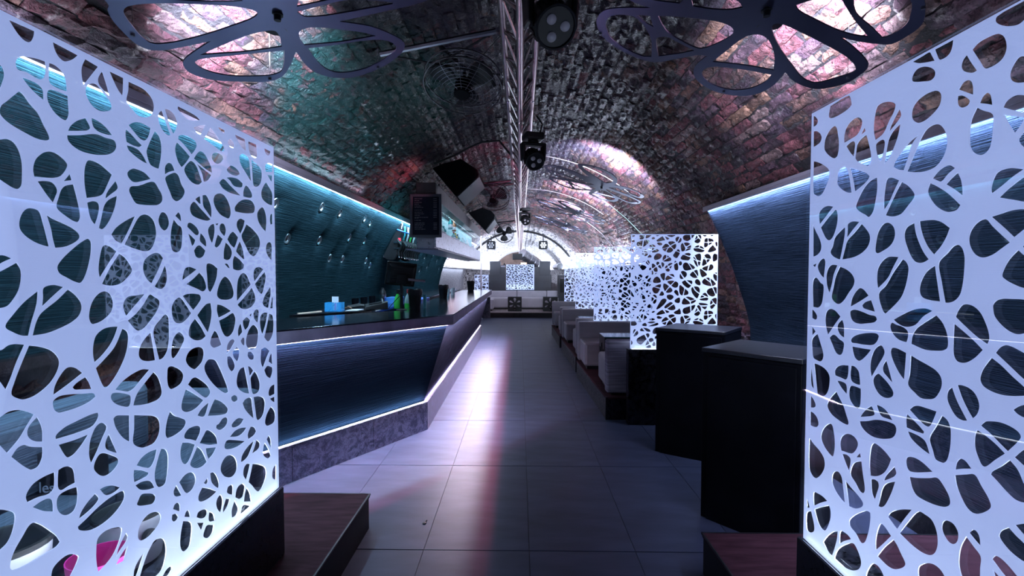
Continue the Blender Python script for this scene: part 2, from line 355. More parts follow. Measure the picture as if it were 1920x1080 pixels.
# ------------------------------------------------------------------ cut plates (lattice films, laser-cut flowers)
def smooth_loop(pts, n=4, sharp=72):
    P = np.array(pts, float); k = len(P); out = []
    turn = []
    for i in range(k):
        a = P[i] - P[i - 1]; b = P[(i + 1) % k] - P[i]
        ang = abs(math.degrees(math.atan2(a[0] * b[1] - a[1] * b[0], a @ b))); turn.append(ang > sharp)
    for i in range(k):
        p1, p2 = P[i], P[(i + 1) % k]
        if np.linalg.norm(p2 - p1) < 1e-6: continue
        p0 = P[i - 1] if not turn[i] else p1 - (p2 - p1); p3 = P[(i + 2) % k] if not turn[(i + 1) % k] else p2 + (p2 - p1)
        t0 = 0; t1 = t0 + max(1e-5, np.linalg.norm(p1 - p0)) ** .5; t2 = t1 + np.linalg.norm(p2 - p1) ** .5; t3 = t2 + max(1e-5, np.linalg.norm(p3 - p2)) ** .5
        for q in range(n):
            t = t1 + (t2 - t1) * q / n
            A1 = (t1 - t) / (t1 - t0) * p0 + (t - t0) / (t1 - t0) * p1; A2 = (t2 - t) / (t2 - t1) * p1 + (t - t1) / (t2 - t1) * p2; A3 = (t3 - t) / (t3 - t2) * p2 + (t - t2) / (t3 - t2) * p3
            B1 = (t2 - t) / (t2 - t0) * A1 + (t - t0) / (t2 - t0) * A2; B2 = (t3 - t) / (t3 - t1) * A2 + (t - t1) / (t3 - t1) * A3
            out.append((t2 - t) / (t2 - t1) * B1 + (t - t1) / (t2 - t1) * B2)
    return np.array(out)
def clip_rect(poly, x0, x1, y0, y1):
    for ax, lim, sg in ((0, x0, 1), (0, x1, -1), (1, y0, 1), (1, y1, -1)):
        out = []
        for i in range(len(poly)):
            a, b = poly[i - 1], poly[i]; ia = sg * (a[ax] - lim) >= 0; ib = sg * (b[ax] - lim) >= 0
            if ia != ib:
                t = (lim - a[ax]) / (b[ax] - a[ax]); out.append((a[0] + t * (b[0] - a[0]), a[1] + t * (b[1] - a[1])))
            if ib: out.append(b)
        poly = out
        if len(poly) < 3: return []
    return poly
def parea(p):
    p = np.asarray(p); x, y = p[:, 0], p[:, 1]; return 0.5 * abs(np.dot(x, np.roll(y, -1)) - np.dot(y, np.roll(x, -1)))
def plate(loops, t, to3):
    """flat sheet with the first loop as outline and the rest cut out, thickness t; to3(u, v, w) gives room coordinates"""
    V = []; E = []; F = []
    for lp in loops:
        o = len(V); k = len(lp); V += [Vector((float(p[0]), float(p[1]))) for p in lp]
        F.append(list(range(o, o + k)))
    v2, e2, f2, *_ = delaunay_2d_cdt(V, [], F, 2, 1e-6)
    n = len(v2); mb = MB()
    vs = [to3(p.x, p.y, 0) for p in v2] + [to3(p.x, p.y, t) for p in v2]
    fs = [tuple(f) for f in f2] + [tuple(n + i for i in f[::-1]) for f in f2]
    cnt = {}
    for f in f2:
        for i in range(len(f)):
            a, b = f[i], f[(i + 1) % len(f)]; cnt[(a, b)] = cnt.get((a, b), 0) + 1
    for (a, b) in list(cnt):
        if (b, a) not in cnt: fs.append((b, a, n + a, n + b))
    mb.add(vs, fs); return mb
def parse(s): return [[tuple(int(c) / 1000 for c in p.split(',')) for p in h.split(' ')] for h in s.split(';')]
LEFT_HOLES="1096,2151 1157,2154 1155,2142 1148,2126 1140,2120 1129,2120 1115,2129;1200,2150 1270,2147 1258,2133 1243,2121 1228,2114 1214,2119 1204,2133;1050,2026 1069,2044 1080,2039 1085,2026 1080,2003 1070,1982 1051,1975;1110,2065 1119,2077 1134,2084 1160,2091 1181,2093 1182,2071 1177,2054 1169,2045 1158,2043 1133,2048 1113,2046 1109,2054;1189,2093 1203,2095 1219,2090 1231,2078 1235,2060 1236,2041 1219,2039 1201,2040 1189,2045 1187,2064;1122,2032 1142,2033 1161,2031 1172,2023 1174,2011 1174,1996 1157,2004 1138,2016;1184,2024 1194,2030 1211,2032 1238,2031 1239,2004 1239,1983 1231,1967 1220,1966 1199,1976 1184,1995 1181,2010;1290,2147 1331,2143 1304,2104 1283,2073 1278,2093 1278,2118;1365,2146 1416,2146 1414,2116 1411,2091 1395,2102 1378,2125;1343,2137 1355,2109 1368,2071 1350,2081 1331,2094 1327,2106 1332,2120;1432,2143 1499,2141 1528,2122 1533,2099 1521,2072 1499,2059 1467,2053 1442,2066 1423,2081 1430,2115;1308,2089 1325,2092 1345,2078 1367,2062 1372,2048 1368,2038 1352,2029 1327,2023 1306,2030 1292,2046 1288,2062 1293,2077;1116,1997 1125,1993 1140,1977 1159,1961 1171,1939 1185,1914 1185,1906 1176,1901 1153,1899 1122,1906 1096,1914 1079,1923 1071,1933 1074,1950 1086,1964 1104,1985;1234,1941 1241,1955 1261,1975 1287,1990 1297,1977 1301,1968 1294,1960 1272,1952 1248,1945;1303,1996 1321,1995 1347,1987 1372,1968 1346,1964 1320,1966 1308,1974;1231,1929 1267,1939 1299,1951 1324,1957 1350,1955 1379,1955 1385,1943 1381,1929 1362,1913 1327,1902 1298,1898 1266,1899 1244,1907 1233,1917;1418,2000 1437,1992 1462,1977 1480,1968 1469,1960 1444,1958 1419,1962 1416,1982;1428,2014 1451,2029 1482,2036 1517,2031 1508,2004 1494,1987 1475,1984 1450,1998;1419,1953 1449,1954 1469,1949 1487,1933 1500,1915 1473,1920 1443,1931 1426,1940;1533,2028 1553,2014 1561,1989 1558,1950 1547,1910 1527,1911 1508,1917 1495,1951 1497,1960 1513,1993;1566,2103 1550,2087 1549,2066 1557,2047 1574,2033 1592,2029 1604,2034 1584,2068;1577,2111 1601,2115 1625,2105 1636,2084 1630,2060 1615,2039 1602,2056 1588,2087;1639,2141 1734,2137 1755,2130 1715,2115 1681,2111 1655,2121 1637,2131;1716,2091 1743,2106 1785,2121 1765,2090 1753,2072 1732,2078;1812,2122 1839,2108 1867,2088 1896,2065 1891,2051 1874,2047 1825,2057 1772,2067 1791,2092;1852,2137 1902,2135 1900,2123 1885,2121;1932,2110 1954,2107 1965,2093 1958,2081 1940,2079 1922,2085 1916,2096;1824,2027 1857,2036 1884,2032 1890,2022 1872,2003 1847,1993 1825,1997 1814,2010;1639,2040 1665,2051 1699,2052 1727,2046 1734,2034 1722,2012 1704,1993 1684,2007 1658,2021 1637,2029;1632,2018 1657,2007 1697,1985 1676,1959 1652,1937 1636,1950 1627,1966 1621,1987 1624,2005;1751,2017 1774,2015 1796,1996 1815,1970 1818,1951 1776,1959 1714,1982 1733,2005;1700,1971 1728,1961 1749,1927 1759,1908 1740,1895 1708,1894 1684,1905 1665,1925 1664,1936;1721,1971 1753,1962 1814,1943 1790,1918 1766,1909 1756,1938 1735,1963;1573,1923 1589,1939 1607,1938 1619,1920 1591,1909 1571,1896;1572,1886 1591,1901 1622,1913 1638,1906 1650,1881 1666,1861 1662,1846 1645,1828 1622,1818 1604,1824 1592,1844 1578,1868;1421,1875 1441,1889 1462,1890 1488,1886 1512,1872 1482,1860 1440,1849 1423,1859 1419,1868;1430,1833 1460,1841 1525,1865 1545,1847 1560,1826 1558,1808 1540,1795 1506,1789 1474,1786 1448,1787 1434,1802 1424,1821;1717,1839 1728,1847 1746,1855 1749,1827 1738,1827;1713,1830 1748,1810 1804,1777 1785,1770 1733,1772 1697,1782 1688,1799 1693,1816;1757,1859 1780,1863 1799,1843 1810,1815 1808,1780 1778,1804 1760,1821;1827,1868 1852,1881 1886,1882 1911,1865 1929,1836 1930,1809 1917,1793 1891,1794 1858,1803 1830,1825 1820,1849;1955,1839 1993,1872 2043,1887 2089,1885 2109,1865 2103,1841 2071,1832 2011,1826 1959,1826;1906,1984 1933,2005 1960,2006 1993,1994 1999,1985 1978,1974 1941,1970 1914,1976;1857,1923 1875,1939 1892,1943 1931,1926 1953,1917 2004,1896 1966,1895 1912,1897 1874,1908;1905,1952 1941,1960 1987,1961 2020,1950 2015,1935 1986,1928 1949,1929 1927,1944;2040,1945 2065,1939 2090,1914 2086,1902 2053,1896 2018,1896 2021,1920;1995,2055 2019,2072 2054,2071 2071,2059 2077,2015 2084,1965 2036,2001 2003,2027;2084,2064 2121,2058 2164,2039 2172,2011 2156,1972 2128,1955 2101,1954 2095,1967 2088,2034;1965,2139 2041,2138 2048,2109 2047,2087 2010,2100 1983,2119;2063,2137 2129,2139 2133,2114 2133,2087 2111,2076 2080,2083 2065,2108;2192,2140 2251,2140 2242,2122 2224,2114 2201,2121;2199,2064 2229,2081 2265,2084 2264,2047 2204,2035 2198,2049;2215,2024 2263,2032 2256,1996 2238,2008;2206,1988 2231,1973 2260,1947 2259,1891 2217,1892 2166,1911 2161,1937 2178,1964;2176,1871 2198,1847 2205,1811 2195,1762 2156,1782 2129,1809 2125,1838 2147,1861;2239,1846 2257,1854 2256,1804 2237,1799 2232,1823;1972,1787 1996,1801 2030,1796 2019,1770 1994,1736 1971,1760 1967,1773;2039,1783 2090,1765 2138,1734 2148,1705 2130,1674 2092,1648 2056,1660 2027,1692 2000,1729 2019,1756;1539,1751 1551,1771 1569,1773 1583,1760 1587,1738 1576,1720 1561,1715 1546,1724 1538,1742;1608,1758 1629,1740 1647,1731 1645,1671 1636,1653 1617,1646 1598,1651 1590,1673 1594,1721;1614,1768 1631,1784 1642,1775 1646,1749 1632,1758;1357,1686 1373,1706 1417,1735 1447,1749 1415,1694 1393,1661 1370,1671;1460,1748 1481,1757 1502,1755 1521,1740 1530,1703 1519,1669 1502,1649 1480,1644 1444,1649 1402,1660 1425,1697;1676,1749 1693,1753 1724,1740 1736,1724 1732,1714 1716,1712 1689,1727 1672,1737;1675,1717 1695,1707 1716,1694 1708,1679 1695,1670 1686,1692;1742,1723 1760,1712 1775,1693 1775,1671 1752,1682 1737,1693;1704,1656 1722,1673 1740,1676 1770,1659 1758,1639 1735,1630 1714,1635;1785,1738 1804,1757 1824,1762 1827,1742 1822,1716 1809,1685 1791,1709;1828,1763 1852,1767 1841,1756;1855,1757 1865,1767 1886,1767 1897,1748 1894,1732 1885,1718 1856,1739;1843,1725 1876,1709 1854,1683 1833,1673 1821,1678 1830,1702;1902,1709 1924,1734 1947,1742 1979,1722 1964,1694 1950,1676 1923,1689;1892,1698 1923,1679 1935,1658 1921,1633 1895,1627 1876,1632 1878,1663;1990,1709 2011,1675 2022,1630 1991,1643 1959,1664 1973,1689;1949,1647 1986,1632 2019,1611 2014,1597 1989,1588 1961,1587 1936,1593 1937,1628;1881,1612 1903,1612 1920,1593 1902,1598;2192,1683 2205,1711 2235,1717 2247,1707 2244,1633 2209,1653;1327,1650 1336,1655 1353,1652 1376,1639 1347,1603 1316,1562 1312,1584 1317,1620;1383,1634 1403,1623 1422,1602 1430,1584 1419,1570 1392,1549 1368,1542 1341,1542 1322,1547 1347,1588;1194,1593 1205,1610 1235,1638 1266,1661 1284,1669 1292,1663 1293,1641 1286,1605 1271,1566 1259,1552 1243,1554 1218,1566 1198,1578;1105,1695 1112,1716 1123,1728 1135,1731 1153,1727 1163,1697 1176,1642 1158,1645 1136,1653 1115,1667 1106,1680;1170,1721 1187,1712 1215,1703 1244,1691 1259,1678 1259,1669 1247,1658 1220,1645 1190,1640 1185,1659 1180,1688;1053,1866 1069,1874 1086,1880 1099,1877 1110,1863 1117,1837 1117,1803 1114,1780 1107,1772 1097,1771 1080,1778 1066,1786 1050,1799;1172,1872 1192,1877 1213,1871 1231,1856 1229,1845 1212,1822 1194,1814 1170,1810 1143,1807 1141,1824 1147,1847 1159,1862;1151,1797 1166,1801 1187,1802 1198,1794 1202,1783 1196,1766 1189,1750 1172,1769;1218,1810 1237,1834 1242,1817;1211,1788 1222,1799 1246,1807 1254,1778 1263,1734 1262,1720 1256,1711 1245,1711 1223,1721 1197,1741 1203,1767;1281,1864 1289,1878 1305,1881 1330,1876 1367,1856 1350,1823 1336,1798 1323,1789 1282,1777 1277,1810 1277,1842;1340,1782 1345,1800 1378,1842 1386,1826 1384,1818 1363,1801;1283,1765 1302,1772 1318,1770 1322,1760 1317,1734 1306,1707 1292,1724;1340,1771 1353,1784 1383,1800 1375,1767 1356,1727 1338,1704 1327,1698 1317,1701 1325,1727 1333,1757;1044,1612 1061,1617 1072,1617 1087,1611 1072,1604 1060,1597 1043,1587;1038,1571 1060,1581 1097,1602 1106,1586 1107,1568 1101,1540 1089,1519 1074,1503 1057,1500 1035,1505;1145,1536 1141,1503 1126,1457 1119,1430 1101,1433 1081,1444 1068,1454 1068,1462 1082,1480 1109,1509;1157,1541 1182,1548 1210,1542 1188,1525 1170,1510 1152,1495 1155,1519;1221,1536 1239,1523 1257,1501 1260,1485 1252,1466 1233,1452 1196,1438 1161,1430 1127,1429 1136,1459 1146,1477 1160,1489 1191,1510;1279,1455 1284,1487 1297,1509 1315,1523 1332,1526 1347,1520 1358,1500 1358,1481 1350,1465 1325,1447 1303,1440 1287,1440;1476,1512 1439,1510 1409,1507 1395,1494 1392,1475 1402,1449 1433,1476 1459,1497;1495,1510 1514,1502 1536,1488 1536,1475 1523,1453 1495,1426 1467,1406 1446,1402 1431,1410 1407,1437 1437,1454 1469,1482;1474,1613 1490,1628 1518,1640 1541,1639 1557,1625 1539,1593 1504,1543 1483,1559 1470,1584;1564,1606 1571,1580 1572,1558 1564,1536 1549,1526 1531,1527 1515,1534 1538,1563;1641,1550 1647,1575 1657,1592 1681,1598 1719,1589 1684,1571;1732,1579 1755,1560 1768,1536 1769,1519 1750,1509 1717,1520 1661,1538 1697,1556;1772,1607 1784,1612 1811,1608 1840,1593 1833,1560 1812,1525 1792,1503 1778,1516 1774,1555;1884,1562 1910,1551 1931,1526 1941,1494 1934,1478 1907,1471 1872,1472 1843,1478 1830,1491 1840,1524 1862,1552;2008,1576 2033,1569 2067,1526 2010,1491 1959,1459 1960,1504 1969,1547 1989,1569;2074,1514 2097,1481 2102,1457 2080,1436 2048,1425 2013,1424 1984,1431 1963,1446 2020,1479;2106,1598 2139,1602 2172,1592 2132,1565 2093,1536 2086,1563 2090,1586;2183,1583 2191,1556 2175,1514 2157,1484 2141,1484 2114,1504 2095,1528 2137,1556;2231,1515 2233,1481 2218,1445 2207,1413 2167,1427 2154,1442 2174,1471;2245,1474 2251,1455 2249,1410 2222,1412 2235,1450;1641,1498 1661,1503 1702,1503 1735,1496 1739,1483 1723,1465 1695,1444 1667,1471;1631,1493 1657,1469 1685,1435 1665,1418 1638,1406 1615,1407 1597,1417 1588,1443 1589,1465 1605,1486;1794,1464 1799,1430 1792,1395 1773,1353 1742,1391 1714,1425 1744,1449 1767,1462;1703,1415 1735,1382 1762,1344 1741,1335 1711,1335 1683,1345 1667,1361 1674,1389;1830,1456 1863,1450 1921,1424 1879,1413 1837,1404 1827,1433;1934,1414 1950,1390 1944,1363 1930,1338 1902,1324 1876,1329 1856,1352 1839,1393 1879,1401;1987,1369 1997,1330 1966,1311 1962,1337 1972,1358;2027,1389 2057,1374 2041,1347 2015,1334 2001,1357 1999,1377;2111,1416 2125,1409 2124,1385 2114,1354 2083,1380 2081,1401 2095,1414;2073,1407 2062,1386 2049,1395;2077,1351 2114,1327 2118,1297 2100,1252 2068,1245 2033,1257 2018,1282 2035,1325;1980,1296 1999,1307 2011,1300 2010,1269 1989,1281;2201,1392 2182,1343 2151,1296 2133,1337 2137,1384 2166,1396;2212,1389 2248,1374 2246,1293 2214,1263 2191,1264 2165,1285 2190,1336;1496,1393 1504,1349 1512,1300 1480,1303 1456,1311 1445,1325 1447,1345 1463,1369;1559,1442 1573,1433 1576,1409 1574,1351 1563,1318 1545,1301 1527,1298 1517,1334 1506,1399 1534,1426;1621,1376 1640,1365 1647,1348 1632,1325 1602,1296 1590,1292 1582,1301 1583,1328 1595,1362;1811,1359 1827,1348 1842,1323 1854,1298 1833,1294 1801,1295 1784,1311 1790,1335;1883,1257 1888,1290 1911,1308 1933,1308 1942,1299 1910,1271;1955,1277 1971,1256 1968,1229 1955,1212 1928,1238 1923,1258;1887,1246 1913,1241 1939,1201 1934,1188 1916,1181 1898,1196 1888,1216;2032,1240 2058,1237 2081,1214 2077,1201 2051,1204 2030,1223;2132,1200 2138,1234 2172,1238 2213,1216 2182,1185 2152,1148 2136,1169;2231,1207 2235,1147 2199,1169 2212,1192;2187,1150 2234,1135 2234,1113 2215,1086 2180,1106 2160,1137;1650,1276 1661,1297 1682,1308 1718,1310 1743,1300 1748,1282 1738,1255 1715,1240 1697,1234 1673,1245 1657,1260;1561,1248 1564,1265 1576,1268 1601,1260 1633,1237 1639,1222 1628,1202 1605,1193 1577,1192 1565,1203 1560,1226;1749,1238 1768,1254 1791,1253 1815,1243 1835,1216 1863,1169 1887,1121 1891,1104 1873,1104 1836,1125 1789,1165 1759,1201 1748,1223;1658,1188 1679,1204 1700,1204 1728,1188 1765,1158 1780,1134 1776,1123 1754,1117 1705,1150;1647,1175 1691,1147 1741,1111 1704,1095 1672,1091 1641,1097 1625,1110 1624,1129 1637,1158;1771,1097 1762,1076 1745,1052 1721,1057 1704,1066 1725,1082;1804,1099 1843,1079 1876,1052 1887,1036 1880,1024 1850,1025 1761,1047 1782,1076;1931,1082 1953,1066 1953,1055 1930,1054 1910,1067 1908,1079;2005,1182 2019,1135 2040,1060 1997,1075 1959,1101 1946,1129 1957,1165 1976,1180;2030,1181 2055,1170 2074,1152 2044,1132;2083,1149 2107,1121 2124,1082 2116,1054 2094,1047 2062,1055 2050,1105 2049,1125;2051,1038 2060,998 2071,941 2034,971 2000,1006 1986,1033 2006,1044;2069,1037 2110,1030 2148,1013 2162,991 2158,958 2140,933 2112,925 2093,932 2081,980;2211,956 2240,932 2252,906 2245,876 2202,872 2173,879 2159,897 2174,929;2253,1052 2251,1005 2200,1009 2195,1028 2213,1048;2251,993 2250,964 2223,980 2206,994;1570,1120 1587,1101 1621,1082 1644,1066 1645,1056 1633,1043 1600,1034 1569,1033 1554,1036 1547,1049 1549,1075 1559,1103;1635,1019 1653,1032 1680,1033 1709,1026 1721,1015 1716,997 1696,976 1665,993 1635,1008;1752,996 1783,980 1810,950 1817,922 1766,937 1712,962 1737,985;1625,995 1658,983 1690,965 1670,936 1649,916 1632,918 1619,933 1613,958 1617,984;1699,955 1724,931 1752,878 1729,872 1697,877 1669,893 1660,907 1677,929;1746,931 1809,912 1788,894 1760,883 1749,911;1824,997 1849,1010 1875,1007 1883,997 1878,980 1852,970 1827,973 1808,986 1811,996;1923,976 1955,980 1995,964 1973,950 1940,948 1909,958 1907,968;2014,922 1992,910 1953,906 1894,923 1926,935 1968,934;2042,916 2073,903 2088,881 2072,871 2025,867 2019,889;1872,915 1925,899 2000,868 1952,865 1897,873 1860,889 1858,902;2071,848 2044,817 2018,795 1983,789 1966,793 1974,815 2014,837;2087,844 2114,818 2108,800 2049,795 2070,819;2153,807 2181,773 2207,726 2185,723 2151,744 2137,765 2141,787;2189,829 2206,807 2211,774 2210,756 2171,816;1865,854 1896,848 1923,829 1938,796 1935,769 1911,757 1876,767 1846,788 1830,818 1839,840;1981,733 1987,759 2007,768 2035,757 2021,728 2003,700;2052,750 2111,723 2155,690 2162,663 2147,632 2107,608 2085,615 2044,660 2019,685 2036,716;2251,667 2248,595 2218,617 2216,646 2232,665;1356,1244 1382,1262 1422,1277 1458,1282 1487,1275 1451,1250 1425,1232 1405,1227 1377,1236;1341,1230 1347,1236 1400,1220 1412,1211 1410,1188 1404,1182 1375,1192 1353,1206 1342,1220;1502,1265 1520,1246 1533,1215 1537,1188 1526,1175 1492,1170 1449,1174 1419,1181 1424,1196 1435,1214 1462,1236;1347,1163 1356,1168 1379,1163 1405,1155 1403,1076 1377,1099 1353,1138;1421,1151 1458,1139 1501,1124 1519,1108 1525,1083 1519,1059 1499,1040 1466,1039 1447,1043 1415,1068 1419,1109;1373,1423 1346,1425 1320,1421 1298,1406 1289,1381 1288,1352 1292,1333 1317,1349 1344,1373 1361,1397;1387,1416 1404,1405 1409,1389 1402,1348 1384,1312 1355,1276 1332,1258 1321,1259 1311,1275 1295,1318 1321,1336 1358,1367;1173,1274 1177,1295 1192,1319 1210,1335 1225,1335 1240,1328 1256,1313 1216,1293;1225,1282 1235,1290 1264,1301 1274,1285 1282,1264 1253,1270 1231,1275;1172,1260 1187,1268 1215,1266 1253,1258 1289,1250 1294,1240 1276,1232 1244,1226 1207,1225 1185,1228 1175,1237 1172,1246;1034,1388 1046,1407 1057,1406 1071,1414 1088,1415 1109,1410 1090,1372 1076,1338 1064,1314 1052,1336 1039,1363;1118,1407 1144,1400 1170,1388 1186,1372 1193,1356 1189,1336 1171,1310 1147,1293 1124,1284 1102,1283 1087,1290 1075,1302 1083,1330 1099,1367;1033,1253 1049,1257 1066,1264 1086,1263 1107,1254 1126,1241 1109,1220 1090,1195 1062,1171 1047,1195 1032,1224;1107,1202 1111,1216 1132,1234 1141,1213 1145,1192 1144,1169 1124,1177 1111,1189;1070,1160 1084,1175 1099,1177 1117,1166 1144,1155 1142,1131 1131,1113 1115,1112 1100,1124;1176,1172 1198,1185 1232,1191 1275,1196 1300,1195 1301,1184 1284,1164 1242,1160 1176,1163;1183,1147 1226,1144 1269,1145 1241,1118 1221,1106 1206,1106 1196,1119;1268,1108 1273,1131 1290,1158 1307,1164 1320,1156 1326,1145 1310,1118 1292,1088 1273,1062 1267,1086;1332,1125 1344,1095 1359,1059 1335,1074 1320,1087 1318,1101 1323,1114;1280,1048 1287,1068 1300,1079 1317,1075 1339,1061 1361,1042 1361,1029 1342,1015 1320,1011 1305,1016 1292,1027;1171,1083 1171,1059 1167,1041 1155,1035 1129,1039 1102,1039 1099,1053 1103,1064 1117,1077 1143,1083;1180,1084 1195,1086 1213,1079 1222,1067 1226,1032 1208,1031 1189,1029 1179,1037 1178,1063;1114,1022 1131,1026 1148,1026 1161,1019 1165,1008 1165,986 1140,1000;1175,1014 1182,1021 1204,1023 1230,1019 1232,997 1228,974 1220,961 1205,958 1187,967 1176,983 1173,1000;1231,931 1239,948 1259,965 1282,977 1294,959 1292,953 1271,941;1297,982 1314,982 1341,973 1366,956 1349,952 1329,952 1313,959;1374,942 1380,928 1376,914 1352,895 1315,883 1273,883 1245,894 1230,906 1228,914 1250,921 1291,936 1331,944;1026,1055 1042,1052 1059,1042 1072,1030 1075,1018 1069,990 1057,969 1039,961 1023,961;1113,985 1130,972 1152,946 1172,919 1180,901 1171,895 1144,895 1118,894 1090,895 1066,900 1059,909 1061,923 1070,943 1089,966 1103,982;1154,835 1159,847 1177,856 1198,857 1217,847 1228,834 1223,821 1208,802 1192,788 1168,797 1155,816;1365,837 1361,812 1343,783 1320,766 1285,756 1280,786 1280,820 1286,850 1306,858 1332,854;1380,815 1387,799 1381,788 1362,776 1343,762 1353,785;1386,774 1370,737 1342,741 1361,760;1424,787 1432,809 1459,825 1486,823 1508,811 1518,794 1513,775 1490,762 1462,755 1436,760 1425,772;1447,718 1433,693 1414,663 1402,659 1407,689 1424,707;1517,722 1531,706 1537,678 1532,646 1514,617 1485,614 1453,630 1427,655 1444,686 1466,715 1489,730;1519,596 1537,607 1558,604 1562,594 1545,584 1530,585;1425,997 1444,1012 1476,1019 1510,1015 1497,983 1480,969 1458,977;1415,987 1448,972 1474,954 1471,949 1447,947 1415,949 1413,970;1419,938 1441,939 1473,929 1486,917 1496,897 1472,902 1436,918;1526,1011 1544,1002 1554,985 1556,958 1550,911 1540,889 1511,892 1498,916 1496,943 1511,984;1427,886 1440,900 1466,892 1493,876 1499,862 1490,851 1460,858 1426,874 1423,880;1590,863 1616,816 1596,821 1581,831 1577,848;1604,867 1634,880 1668,874 1685,854 1686,829 1670,813 1640,812;1730,808 1752,819 1754,802 1747,797;1768,829 1786,825 1805,803 1820,765 1817,749 1792,770 1773,796;1721,796 1760,774 1806,742 1767,738 1722,744 1701,757 1700,774;1827,721 1839,699 1836,668 1825,649 1805,676 1799,702 1810,717;1860,689 1886,675 1872,654 1841,639 1842,660;1901,726 1908,710 1904,684 1882,697 1867,712 1874,730;1980,694 1991,678 1978,644 1954,643 1922,665 1932,693 1956,702;2004,669 2028,632 2037,593 1982,618 1991,649;1917,656 1941,606 1924,589 1897,593 1896,623;1977,605 2036,574 2000,562 1956,567 1962,595;1593,802 1605,789 1606,764 1572,790 1580,801;1568,773 1585,768 1597,751 1590,744 1575,746 1566,758;1644,751 1652,738 1655,720 1625,737 1633,749;1619,725 1658,698 1657,647 1646,620 1626,616 1610,627 1602,650 1607,693;1687,703 1695,716 1721,714 1744,701 1746,685 1734,679 1712,686;1758,688 1781,668 1790,637 1757,652 1753,669;1689,682 1728,662 1712,640;1742,644 1783,624 1775,602 1755,593 1736,600 1721,616 1729,634"
